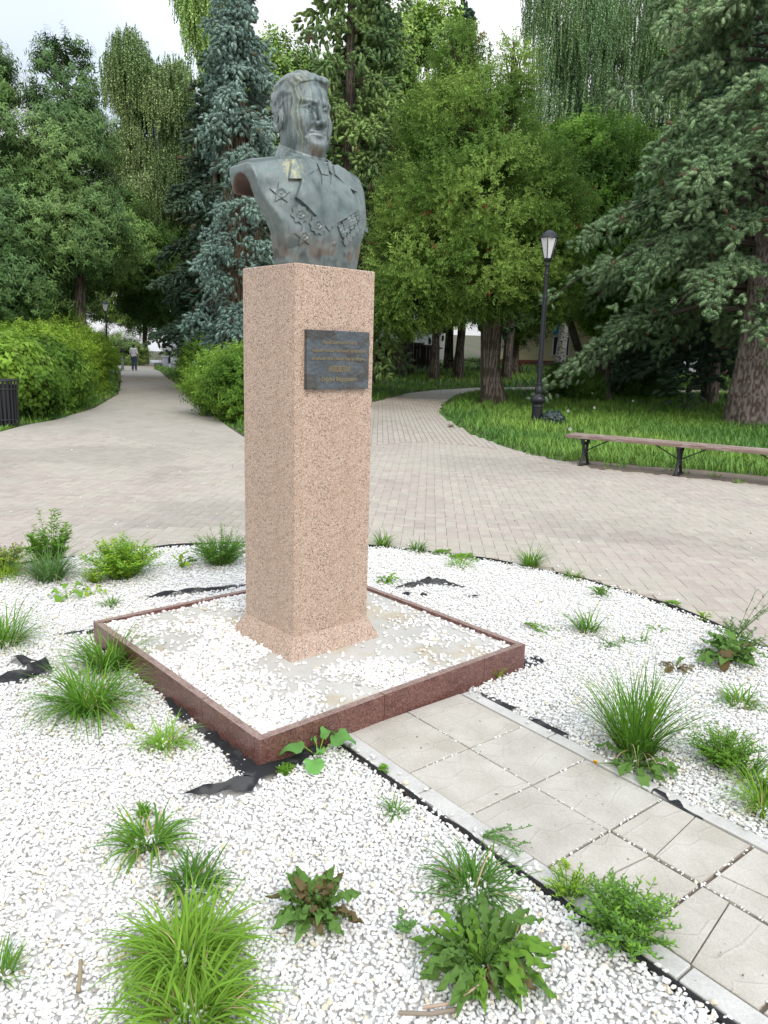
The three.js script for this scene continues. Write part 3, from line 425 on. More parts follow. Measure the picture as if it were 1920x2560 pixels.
function head(a, y, b) {
  const x = a - CX, ax = Math.abs(x);
  let d = ell(x, y, b, 0, 2.722, -0.06, 0.116, 0.126, 0.146);
  d = smin(d, ell(x, y, b, 0, 2.63, -0.012, 0.107, 0.145, 0.098), 0.05);
  d = smin(d, ell(ax, y, b, 0.03, 2.555, 0.0, 0.078, 0.075, 0.083), 0.04);           // jaw and full cheeks
  d = smin(d, ell(ax, y, b, 0.06, 2.618, 0.036, 0.042, 0.042, 0.04), 0.035);          // cheekbones
  d = smin(d, ell(x, y, b, 0, 2.515, 0.06, 0.042, 0.032, 0.034), 0.03);               // chin
  d = smin(d, ell(x, y, b, 0, 2.487, 0.01, 0.07, 0.03, 0.06), 0.03);                  // under the chin
  d = smin(d, cap(ax, y, b, 0.014, 2.694, 0.086, 0.076, 2.70, 0.056, 0.0135, 0.012), 0.016);   // brows
  d = smax(d, -ell(ax, y, b, 0.047, 2.669, 0.096, 0.034, 0.0205, 0.042), 0.01);         // sockets
  d = smax(d, -ell(ax, y, b, 0.022, 2.662, 0.098, 0.013, 0.022, 0.022), 0.014);
  d = smin(d, len3(ax - 0.046, y - 2.667, b - 0.056) - 0.0225, 0.003);                  // eyeballs
  d = smax(d, -(len3(ax - 0.045, y - 2.668, b - 0.082) - 0.0092), 0.002);   // iris and pupil
  d = smin(d, cap(ax, y, b, 0.022, 2.672, 0.074, 0.046, 2.684, 0.0785, 0.0062), 0.004); d = smin(d, cap(ax, y, b, 0.046, 2.684, 0.0785, 0.076, 2.667, 0.06, 0.006), 0.004);   // lids
  d = smin(d, cap(ax, y, b, 0.024, 2.66, 0.073, 0.048, 2.6525, 0.077, 0.0048), 0.005); d = smin(d, cap(ax, y, b, 0.048, 2.6525, 0.0755, 0.074, 2.662, 0.06, 0.004), 0.006);
  d = smin(d, cap(x, y, b, 0, 2.685, 0.082, 0, 2.61, 0.122, 0.0125, 0.0165), 0.016);     // nose
  d = smin(d, ell(ax, y, b, 0.02, 2.604, 0.1, 0.0155, 0.0125, 0.019), 0.01);
  d = smax(d, -ell(ax, y, b, 0.012, 2.5895, 0.112, 0.006, 0.007, 0.011), 0.004);          // nostrils
  d = smax(d, -cap(ax, y, b, 0.03, 2.603, 0.098, 0.062, 2.552, 0.077, 0.0035), 0.012);   // cheek folds
  d = smin(d, cap(ax, y, b, 0, 2.574, 0.0965, 0.04, 2.566, 0.081, 0.0075, 0.0035), 0.01);   // lips
  d = smin(d, cap(ax, y, b, 0, 2.5575, 0.0965, 0.034, 2.5625, 0.083, 0.0105, 0.004), 0.008);
  d = smax(d, -cap(ax, y, b, 0, 2.5668, 0.106, 0.045, 2.564, 0.084, 0.0042, 0.0046), 0.003);
  d = smax(d, -ell(x, y, b, 0, 2.538, 0.103, 0.028, 0.008, 0.011), 0.012);
  d = smin(d, cap(x, y, b, 0, 2.4, -0.035, 0, 2.6, -0.05, 0.104, 0.098), 0.025);           // neck
  // ears
  let e = ell(ax, y - (b + 0.05) * 0.18, b - (ax - 0.11) * -0.5, 0.122, 2.627, -0.052, 0.015, 0.05, 0.033);
  e = smax(e, -ell(ax, y, b + (ax - 0.11) * 0.5, 0.136, 2.632, -0.05, 0.014, 0.034, 0.02), 0.004);
  e = smin(e, ell(ax, y, b, 0.121, 2.62, -0.03, 0.009, 0.014, 0.008), 0.006); e = smin(e, cap(ax, y, b, 0.129, 2.65, -0.045, 0.127, 2.615, -0.062, 0.0042), 0.003);
  d = smin(d, e, 0.007);
  // swept-back hair with waves
  let h = ell(x, y, b, 0, 2.727, -0.067, 0.1255, 0.133, 0.153);
  h = smin(h, cap(x, y, b, -0.07, 2.79, 0.028, 0.055, 2.802, 0.04, 0.024, 0.026), 0.03);
  const line = y - (b > 0.0 ? mix(2.705, 2.784, sstep(0.0, 0.055, b)) : b > -0.035 ? mix(2.655, 2.705, sstep(-0.035, 0.0, b)) : mix(2.535, 2.655, sstep(-0.11, -0.035, b))) - 0.012 * Math.sin(x * 24 + 1);
  const w1 = fbm(x * 26 + b * 8, y * 30 - b * 20, b * 9, 2) - 0.5, str = Math.sin((y * 1.1 + b * 0.75 + 0.16 * Math.sin(b * 22 + x * 15) * 0.35) * 115 + w1 * 6);
  h -= 0.003 * str * sstep(0, 0.02, line) + 0.007 * w1;
  h = smax(h, -line * 0.7, 0.006);
  return smin(d, h, 0.004);
}
function collarBand(a, y, b) { // stand of the shirt and jacket collars round the neck
  const x = a - CX, r = Math.hypot(x, b + 0.038), top = 2.507 - (b + 0.038) * 0.42;
  const e = Math.max(Math.abs(r - 0.117 - (2.5 - y) * 0.38) - 0.0075, y - top, 2.40 - y), s = Math.max(Math.abs(r - 0.1055) - 0.006, y - (top + 0.012), 2.4 - y);
  return smin(e, s, 0.004);
}
const bustD = (a, y, b) => { const t = y < 2.56 ? torso(a, y, b) : 1, h = y > 2.37 ? head(a, y, b) : 1, c = y > 2.36 && y < 2.57 ? collarBand(a, y, b) : 1; return Math.min(smin(t, h, 0.012), c); };

// naive surface nets over the blocks that the surface crosses
function surfaceNets(f, lo, hi, h) {
  const n = [0, 1, 2].map((k) => Math.ceil((hi[k] - lo[k]) / h) + 1), BS = 8, val = new Float32Array(n[0] * n[1] * n[2]).fill(9), at = (i, j, k) => i + n[0] * (j + n[1] * k);
  for (let K = 0; K < n[2]; K += BS) for (let J = 0; J < n[1]; J += BS) for (let I = 0; I < n[0]; I += BS) {
    const c = f(lo[0] + (I + BS / 2) * h, lo[1] + (J + BS / 2) * h, lo[2] + (K + BS / 2) * h);
    if (Math.abs(c) > BS * h * 1.5) { const s = c > 0 ? 1 : -1; for (let k = K; k < Math.min(K + BS, n[2]); k++) for (let j = J; j < Math.min(J + BS, n[1]); j++) for (let i = I; i < Math.min(I + BS, n[0]); i++) val[at(i, j, k)] = s; continue; }
    for (let k = K; k < Math.min(K + BS, n[2]); k++) for (let j = J; j < Math.min(J + BS, n[1]); j++) for (let i = I; i < Math.min(I + BS, n[0]); i++) val[at(i, j, k)] = f(lo[0] + i * h, lo[1] + j * h, lo[2] + k * h);
  }
  const vid = new Int32Array(val.length).fill(-1), P = [], I = [];
  for (let k = 0; k + 1 < n[2]; k++) for (let j = 0; j + 1 < n[1]; j++) for (let i = 0; i + 1 < n[0]; i++) {
    let s = 0, cx = 0, cy = 0, cz = 0, m = 0; const v = []; for (let c = 0; c < 8; c++) { v[c] = val[at(i + (c & 1), j + ((c >> 1) & 1), k + (c >> 2))]; if (v[c] < 0) s++; }
    if (s === 0 || s === 8) continue;
    for (let c = 0; c < 8; c++) for (let e = 1; e < 8; e <<= 1) if (!(c & e) && v[c] < 0 !== v[c | e] < 0) { const t = v[c] / (v[c] - v[c | e]); cx += (c & 1) + (e === 1 ? t : 0); cy += ((c >> 1) & 1) + (e === 2 ? t : 0); cz += (c >> 2) + (e === 4 ? t : 0); m++; }
    vid[at(i, j, k)] = P.length / 3; P.push(lo[0] + (i + cx / m) * h, lo[1] + (j + cy / m) * h, lo[2] + (k + cz / m) * h);
  }
  const quad = (a, b, c, d, fl) => { if (a < 0 || b < 0 || c < 0 || d < 0) return; fl ? I.push(a, b, c, a, c, d) : I.push(a, c, b, a, d, c); };
  for (let k = 1; k + 1 < n[2]; k++) for (let j = 1; j + 1 < n[1]; j++) for (let i = 1; i + 1 < n[0]; i++) {
    const v = val[at(i, j, k)] < 0;
    if (v !== val[at(i + 1, j, k)] < 0) quad(vid[at(i, j - 1, k - 1)], vid[at(i, j, k - 1)], vid[at(i, j, k)], vid[at(i, j - 1, k)], v);
    if (v !== val[at(i, j + 1, k)] < 0) quad(vid[at(i - 1, j, k - 1)], vid[at(i - 1, j, k)], vid[at(i, j, k)], vid[at(i, j, k - 1)], v);
    if (v !== val[at(i, j, k + 1)] < 0) quad(vid[at(i - 1, j - 1, k)], vid[at(i, j - 1, k)], vid[at(i, j, k)], vid[at(i - 1, j, k)], v);
  }
  const g = new THREE.BufferGeometry(); g.setAttribute('position', new THREE.Float32BufferAttribute(P, 3)); g.setIndex(I); g.computeVertexNormals(); return g;
}
// patina: grey-blue verdigris, dark run-off, bare brown metal, dried yellow drips
function patina(a, y, b, x = a - CX) {
  const n1 = fbm(a * 16, y * 16, b * 16, 3), n2 = fbm(a * 60, y * 9, b * 60 + 5, 2), n3 = fbm(a * 34 + 9, y * 30, b * 34, 2), n4 = vnoise(a * 150, y * 130, b * 150);
  let c = lerp3([0.08, 0.107, 0.107], [0.24, 0.285, 0.28], clamp(0.5 + (n1 - 0.48) * 1.5 + (n2 - 0.5) * 0.6 + (n4 - 0.5) * 0.3));
  c = lerp3(c, [0.12, 0.19, 0.185], sstep(0.56, 0.72, n3) * 0.45);
  c = lerp3(c, [0.045, 0.052, 0.056], sstep(0.55, 0.74, n2 * 0.6 + n1 * 0.45) * 0.32);
  const low = sstep(2.17, 2.02, y + (n1 - 0.5) * 0.16) * sstep(1.985, 2.03, y + (n3 - 0.5) * 0.03);
  if (y < 2.3) { c = lerp3(c, [0.135, 0.085, 0.052], low * sstep(0.42, 0.58, n1) * 0.8); c = lerp3(c, [0.04, 0.042, 0.045], low * sstep(0.5, 0.64, n3) * 0.7); if (b < 0.0) c = lerp3(c, [0.16, 0.10, 0.085], 0.75); }
  if (Math.hypot(y - 2.285, b + 0.036) < 0.078 && y > 2.27) c = lerp3([0.10, 0.066, 0.052], [0.16, 0.11, 0.09], n1);
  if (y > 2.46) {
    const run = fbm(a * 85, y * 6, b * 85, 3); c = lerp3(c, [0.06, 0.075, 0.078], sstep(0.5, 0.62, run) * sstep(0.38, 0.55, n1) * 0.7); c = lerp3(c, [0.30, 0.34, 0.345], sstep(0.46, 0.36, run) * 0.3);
    const chin = sstep(0.05, 0.02, Math.hypot(x, (y - 2.50) * 1.3, b - 0.072) + (n3 - 0.5) * 0.05 + (n1 - 0.5) * 0.03); c = lerp3(c, [0.15, 0.085, 0.045], chin * 0.6);
    const lip = sstep(0.06, 0.03, Math.hypot(x * 0.9, (y - 2.548) * 1.5) + (n3 - 0.5) * 0.04) * (b > 0.05 ? 1 : 0); c = lerp3(c, [0.33, 0.37, 0.385], lip * 0.55);
    if (b > -0.02 && y < 2.79) for (const [sx, w, k, y0, y1] of [[-0.092, 0.0016, 0.45, 2.45, 2.76], [-0.104, 0.0013, 0.28, 2.54, 2.75], [-0.07, 0.0013, 0.35, 2.5, 2.58], [0.1, 0.003, 0.5, 2.49, 2.66], [-0.082, 0.0016, 0.3, 2.66, 2.78], [-0.045, 0.0015, 0.18, 2.7, 2.79], [0.02, 0.0015, 0.16, 2.7, 2.79]]) {
      const px = sx + 0.004 * Math.sin(y * 40) + (y < 2.58 ? (2.58 - y) * 0.32 : 0), q = 1 - sstep(w * 0.6, w * 1.3, Math.abs(x - px)); if (q > 0 && y > y0 && y < y1) c = lerp3(c, sx < -0.08 || sx > 0.05 ? [0.47, 0.49, 0.24] : [0.45, 0.48, 0.46], q * k * (0.7 + 0.6 * n4));
    }
    const hair = sstep(0.075, 0.03, Math.hypot(x + 0.07, y - 2.82, (b - 0.02)) + (n3 - 0.5) * 0.06); c = lerp3(c, [0.36, 0.38, 0.26], hair * 0.3);
    if (y > 2.6 && b < 0.02) c = lerp3(c, [0.08, 0.09, 0.095], sstep(0.52, 0.7, n3) * 0.6);
  }
  const spl = sstep(0.06, 0.02, Math.hypot(x + 0.165, (y - 2.385) * 0.7) + (n2 - 0.5) * 0.09) * (b > 0 ? 1 : 0); c = lerp3(c, [0.47, 0.46, 0.24], spl * sstep(0.42, 0.56, n4 * 0.4 + n2 * 0.6) * 0.75);
  return c;
}
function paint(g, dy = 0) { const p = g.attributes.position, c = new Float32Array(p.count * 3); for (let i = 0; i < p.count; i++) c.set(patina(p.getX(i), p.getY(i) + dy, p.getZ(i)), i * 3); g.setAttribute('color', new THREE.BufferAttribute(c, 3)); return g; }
M.bronze = new THREE.MeshStandardMaterial({ vertexColors: true, metalness: 0.25, roughness: 0.45 }); M.bronze.name = 'weathered bronze';
{
  const t = thing('bronze_bust', 'weathered bronze bust of a man in a decorated uniform on the granite pedestal', 'bust', MON.x, YT, MON.z, MON.ry);
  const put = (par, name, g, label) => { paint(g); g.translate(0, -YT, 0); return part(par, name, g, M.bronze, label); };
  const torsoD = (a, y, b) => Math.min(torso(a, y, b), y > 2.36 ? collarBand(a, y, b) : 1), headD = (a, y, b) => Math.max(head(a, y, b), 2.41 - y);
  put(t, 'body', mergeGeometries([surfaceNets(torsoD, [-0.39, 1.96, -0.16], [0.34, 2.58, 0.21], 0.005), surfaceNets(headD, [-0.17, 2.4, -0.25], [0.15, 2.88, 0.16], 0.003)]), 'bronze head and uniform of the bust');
  // relief plates: an outline seen from the front, laid on the surface behind it
  const hitB = (a, y, from = 0.26) => { let b = from; for (let i = 0; i < 60; i++) { const d = bustD(a, y, b); if (d < 0.0004) break; b -= Math.max(d * 0.7, 0.0006); if (b < -0.1) return -0.1; } return b; };
  const hitY = (a, b) => { let y = 2.56; for (let i = 0; i < 60; i++) { const d = torso(a, y, b); if (d < 0.0004) break; y -= Math.max(d * 0.7, 0.0006); if (y < 2.2) break; } return y; };
  const plate = (pts, th, fine = 0.012, top = false, thAt) => {
    const sh = new THREE.Shape(pts.map(([x, y]) => new THREE.Vector2(x, y))), tri = subdivide(new THREE.ShapeGeometry(sh), fine), g = new GB(), memo = new Map();
    const lift = (q) => { const k = Math.round(q.x * 5e4) + '_' + Math.round(q.y * 5e4); if (!memo.has(k)) memo.set(k, top ? hitY(q.x, -q.y) : hitB(q.x, q.y)); return memo.get(k); };
    const vv = (q, e) => (top ? g.v(q.x, lift(q) + e, -q.y) : g.v(q.x, q.y, lift(q) + e));
    const T = (q) => (thAt ? thAt(q.x, q.y) : th);
    for (let i = 0; i < tri.length; i += 3) { const [a, b, c] = [tri[i], tri[i + 1], tri[i + 2]]; g.t(vv(a, T(a)), vv(b, T(b)), vv(c, T(c))); }
    const out = mergeVertices(g.geo()), w = new GB();
    for (let i = 0; i < pts.length; i++) { const a = V(pts[i][0], pts[i][1]), b = V(pts[(i + 1) % pts.length][0], pts[(i + 1) % pts.length][1]), n = Math.max(1, Math.ceil(a.distanceTo(b) / fine)); for (let k = 0; k < n; k++) { const p = a.clone().lerp(b, k / n), q = a.clone().lerp(b, (k + 1) / n); const f = (r, e) => (top ? w.v(r.x, lift(r) + e, -r.y) : w.v(r.x, r.y, lift(r) + e)); w.q(f(p, -0.012), f(q, -0.012), f(q, T(q)), f(p, T(p))); } }
    out.computeVertexNormals(); return mergeGeometries([out, w.geo(true).index ? w.geo() : mergeVertices(w.geo())].map((q) => { q.deleteAttribute('uv'); return q.index ? q.toNonIndexed() : q; }));
  };
  const mir = (P) => P.map(([x, y]) => [2 * CX - x, y]).reverse();
  const dense = (P, k = 3) => P.flatMap((p, i) => { const q = P[(i + 1) % P.length]; return [...Array(k)].map((_, j) => [mix(p[0], q[0], j / k), mix(p[1], q[1], j / k)]); });
  const lapel = [[-0.06, 2.405], [-0.147, 2.345], [-0.19, 2.258], [-0.105, 2.203], [-0.06, 2.178], [-0.01, 2.135], [-0.008, 2.2], [-0.022, 2.29], [-0.045, 2.36]];
  const lapelT = (x, y) => 0.006 + 0.015 * sstep(0.03, 0.15, Math.abs(x - CX));
  put(t, 'lapel', plate(lapel, 0.012, 0.012, false, lapelT)); put(t, 'lapel', plate(mir(lapel), 0.012, 0.012, false, lapelT));
  const flap = [[-0.075, 2.438], [-0.125, 2.455], [-0.175, 2.425], [-0.207, 2.338], [-0.147, 2.345], [-0.07, 2.395]];
  put(t, 'collar', plate(flap, 0.018)); put(t, 'collar', plate(mir(flap), 0.018));
  put(t, 'tie', mergeGeometries([plate([[-0.042, 2.43], [-0.004, 2.425], [0.02, 2.43], [0.008, 2.385], [-0.03, 2.385]], 0.011), plate([[-0.029, 2.384], [0.007, 2.384], [0.03, 2.24], [-0.008, 2.17], [-0.046, 2.24]], 0.006)]));
  const flapS = [[-0.05, 2.445], [-0.085, 2.44], [-0.075, 2.38], [-0.045, 2.41]]; put(t, 'shirt_collar', plate(flapS, 0.009)); put(t, 'shirt_collar', plate(mir(flapS), 0.009));
  const starP = (cx, cy, r, r2, n, rot = 0) => [...Array(2 * n)].map((_, i) => { const a = Math.PI / 2 + rot + (i * Math.PI) / n, q = i % 2 ? r2 : r; return [cx + q * Math.cos(a), cy + q * Math.sin(a)]; });
  const disc = (cx, cy, r, n = 18) => starP(cx, cy, r, r, n / 2);
  const medal = (cx, cy, r, r2, n, rot) => { const m = put(t, 'medal', plate(starP(cx, cy, r, r2, n, rot), 0.008, 0.012, false, (x, y) => 0.008 + 0.004 * sstep(r, 0, Math.hypot(x - cx, y - cy)))); put(m, 'medallion', plate(disc(cx, cy, r * 0.5), 0.0135, 0.01, false, (x, y) => 0.0135 + 0.003 * Math.sin(Math.hypot(x - cx, y - cy) / r * 22))); };
  medal(-0.25, 2.272, 0.046, 0.02, 5); medal(-0.168, 2.19, 0.044, 0.032, 8, 0.2); medal(-0.15, 2.098, 0.045, 0.02, 5, 0.1); medal(-0.076, 2.155, 0.046, 0.035, 9, 0.1);
  // row of ribboned medals on the other breast
  for (let k = 0; k < 5; k++) { const x = 0.068 + k * 0.0235, y = 2.145 + k * 0.022, rx = 0.45, rot = ([u, w]) => [x + u * Math.cos(rx) - w * Math.sin(rx), y + u * Math.sin(rx) + w * Math.cos(rx)];
    const m = put(t, 'ribboned_medal', plate([[-0.017, 0.03], [0.017, 0.03], [0.017, -0.022], [0, -0.034], [-0.017, -0.022]].map(rot), 0.009 + 0.0012 * k, 0.01, false, (u) => 0.01 + 0.0015 * k + 0.002 * Math.sin(u * 900))); const q = rot([0, -0.05]); put(m, 'medallion', plate(starP(q[0], q[1], 0.02, 0.017, 8), 0.009 + 0.001 * k, 0.01)); }
  const bt = [0.022, 2.085]; put(t, 'button', plate(disc(...bt, 0.0135), 0.006, 0.01, false, (x, y) => 0.007 - 0.005 * sstep(0, 0.0135, Math.hypot(x - bt[0], y - bt[1]))));
  // shoulder boards with stars, laid from above
  for (const s of [-1, 1]) { const f = (P) => (s < 0 ? P : P.map(([x, z]) => [2 * CX - x, z]).reverse()); const b = [[-0.348, 0.058], [-0.352, -0.05], [-0.215, -0.066], [-0.172, -0.012], [-0.185, 0.04]];
    const bd = put(t, 'shoulder_board', plate(f(b), 0.011, 0.014, true)); for (const [x, z] of [[-0.31, 0.005], [-0.27, 0.0], [-0.232, -0.004]]) put(bd, 'star', plate(f(starP(x, z, 0.015, 0.008, 5)), 0.0165, 0.01, true)); }
}

// ---------------------------------------------------------------- grass tufts and weeds in the gravel
const G_ = { grass: leafMat('grass blade', { color: rgb(0.16, 0.33, 0.035), roughness: 0.7 }), pale: leafMat('pale grass blade', { color: rgb(0.225, 0.405, 0.05), roughness: 0.7 }), deep: leafMat('dark grass blade', { color: rgb(0.105, 0.24, 0.04), roughness: 0.7 }), dandelion: leafMat('dandelion leaf', { color: rgb(0.15, 0.28, 0.065), roughness: 0.7 }), ruddy: leafMat('reddish leaf', { color: rgb(0.17, 0.13, 0.06), roughness: 0.7 }), broad: leafMat('broad leaf', { color: rgb(0.19, 0.44, 0.11), roughness: 0.6 }), herb: leafMat('herb leaf', { color: rgb(0.19, 0.37, 0.05) }), grey: leafMat('grey green leaf', { color: rgb(0.14, 0.27, 0.075) }), lime: leafMat('lime leaf', { color: rgb(0.34, 0.50, 0.045) }), yellow: std({ color: rgb(0.75, 0.45, 0.01), roughness: 0.8 }) };
const toneOf = (m, r) => { const c = m.clone(), k = 0.88 + 0.26 * r(); c.color.multiplyScalar(k); return c; };
let plantSeed = 5000;
function tuftGeo(R, n, r, h, droop, W, ox = 0, oz = 0, gb = new GB()) {
  for (let i = 0; i < n; i++) {
    const az = R() * 6.283, q = Math.sqrt(R()), b = V(ox + Math.cos(az) * r * 0.38 * q, 0, oz + Math.sin(az) * r * 0.38 * q), a2 = az + (R() - 0.5) * 2.6, out = Math.pow(R(), 0.7);
    gb.blade(b, a2, (0.45 + 0.75 * R()) * Math.hypot(h, r) * 0.95, 0.1 + out * 1.35 * (r / (h + r)) * 1.3, (0.45 + 1.5 * R()) * droop, W * (0.5 + 0.75 * R()), 6);
  }
  return gb;
}
function tuft(label, x, z, r, h, n, o = {}) {
  const R = rng(plantSeed++), t = thing('grass_tuft', label, 'grass tuft', x, 0.004, z, 0, o.group);
  const m = G_[o.m || 'grass'], W = o.W || 0.006;
  for (const k of [0, 1, 2]) stuffPart(t, 'blades', tuftGeo(R, Math.ceil(n / 3), r, h, o.droop ?? 1, W).geo(), toneOf(k === 2 && !o.m ? G_.deep : m, R));
  if (o.dry !== false && n > 50) stuffPart(t, 'dry_blades', tuftGeo(R, 10 + n / 16, r * 1.05, h * 0.55, 1.9, 0.0042).geo(), std({ color: rgb(0.42, 0.32, 0.16), side: THREE.DoubleSide }));
  return t;
}
// toothed dandelion leaf, base at the origin, growing along +z and arching
const dandyGeo = [0, 1, 2, 3, 4].map((k) => { const R = rng(700 + k), gb = new GB(), n = 7, lobes = []; let prev = null;
  for (let i = 0; i <= n * 2; i++) { const t = i / (n * 2), w = (0.025 + 0.115 * Math.pow(t, 0.7) * (t > 0.86 ? (1 - t) / 0.14 : 1)) * (i % 2 ? 1.25 : 0.45 + 0.3 * t), z = t - (i % 2 ? 0.06 : 0), y = 0.34 * Math.sin(t * 2.3) * (0.7 + 0.5 * R()) - 0.16 * t * t, c = gb.v(0, y - 0.02, t), l = gb.v(-w, y + 0.025 * R(), z), r = gb.v(w, y + 0.025 * R(), z); if (prev) { gb.q(prev[0], prev[1], l, c); gb.q(prev[2], prev[0], c, r); } prev = [c, l, r]; }
  return gb.geo(); });
function rosette(name, label, cat, x, z, r, n, o = {}) {
  const R = rng(plantSeed++), t = thing(name, label, cat, x, 0.006, z), ms = [toneOf(G_[o.m || 'dandelion'], R), toneOf(G_[o.m || 'dandelion'], R), toneOf(G_[o.m2 || 'dandelion'], R), toneOf(G_.ruddy, R)];
  for (let i = 0; i < n; i++) { const L = r * (0.55 + 0.55 * R()), m = part(t, 'leaf', dandyGeo[Math.floor(R() * 5)], ms[R() < (o.red ?? 0.1) ? 3 : Math.floor(R() * 3)]); m.rotation.set(0, 0, 0); m.rotation.order = 'YXZ'; m.rotation.y = i * 2.4 + R() * 0.8; m.rotation.x = -(o.up ?? 0.25) * (0.2 + 1.5 * R()) + 0.1; m.rotation.z = (R() - 0.5) * 0.7; m.scale.set(L * (o.w ?? 1.0), L, L); m.position.set(Math.sin(m.rotation.y) * 0.012, 0.002 * R(), Math.cos(m.rotation.y) * 0.012); }
  return t;
}
// bushy herb: many thin stems with small narrow leaflets
function herb(label, x, z, r, h, n, o = {}) {
  const R = rng(plantSeed++), t = thing(o.name || 'weed', label, o.cat || 'weed', x, 0.004, z), st = new GB(), l1 = new GB(), l2 = new GB(), LL = o.leaf || 0.03;
  for (let i = 0; i < n; i++) {
    const az = R() * 6.283, q = Math.sqrt(R()), top = V(Math.cos(az) * r * q, h * (0.45 + 0.65 * R()) * (1 - 0.45 * q * q), Math.sin(az) * r * q), b = V(Math.cos(az) * r * 0.25 * q, 0, Math.sin(az) * r * 0.25 * q), mid = b.clone().lerp(top, 0.5).add(V(0, h * 0.12, 0)), pts = [b, mid, top];
    st.tube(pts, [0.0022, 0.0016, 0.0008], 3, 1, false); const m = o.k || 12;
    for (let k = 0; k < m; k++) { const u = 0.2 + 0.8 * (k / m), p = u < 0.5 ? b.clone().lerp(mid, u * 2) : mid.clone().lerp(top, u * 2 - 1), a = k * 2.4 + R(), d = V(Math.cos(a), 0.25 + 0.5 * R(), Math.sin(a)).normalize(); (R() < 0.5 ? l1 : l2).leaf(p, d, V(R() - 0.5, 1, R() - 0.5).normalize(), LL * (0.6 + 0.8 * R()) * (1.1 - 0.5 * u), LL * (o.wide || 0.28), 0.2); }
  }
  stuffPart(t, 'stems', st.geo(), toneOf(G_.herb, R)); stuffPart(t, 'leaves', l1.geo(), toneOf(G_[o.m || 'herb'], R)); stuffPart(t, 'leaves', l2.geo(), toneOf(G_[o.m2 || o.m || 'herb'], R)); return t;
}
// creeping sprig
function creeper(label, x, z, r, n, o = {}) { const R = rng(plantSeed++), t = thing('weed', label, 'weed', x, 0.012, z, o.ry || 0), st = new GB(), lf = new GB();
  for (let i = 0; i < n; i++) { const a = o.dir !== undefined ? o.dir + (R() - 0.5) * 1.1 : R() * 6.283, L = r * (0.5 + 0.7 * R()), pts = []; let y = 0; for (let k = 0; k < 6; k++) { const u = k / 5; pts.push(V(Math.cos(a + u * 0.6 * (R() - 0.5)) * L * u, 0.006 + 0.012 * Math.sin(u * 3 + R()) + (o.up || 0) * u * u, Math.sin(a) * L * u + (R() - 0.5) * 0.01)); } st.tube(pts, 0.0011, 3, 1, false);
    for (let k = 1; k < 6; k++) for (let j = 0; j < 4; j++) { const q = R() * 6.283; lf.leaf(pts[k].clone(), V(Math.cos(q), 0.5, Math.sin(q)).normalize(), V(0, 1, 0.2).normalize(), (o.leaf || 0.016) * (0.7 + 0.6 * R()), (o.leaf || 0.016) * 0.42); } }
  stuffPart(t, 'stems', st.geo(), G_.herb); stuffPart(t, 'leaves', lf.geo(), toneOf(G_[o.m || 'herb'], R)); return t; }

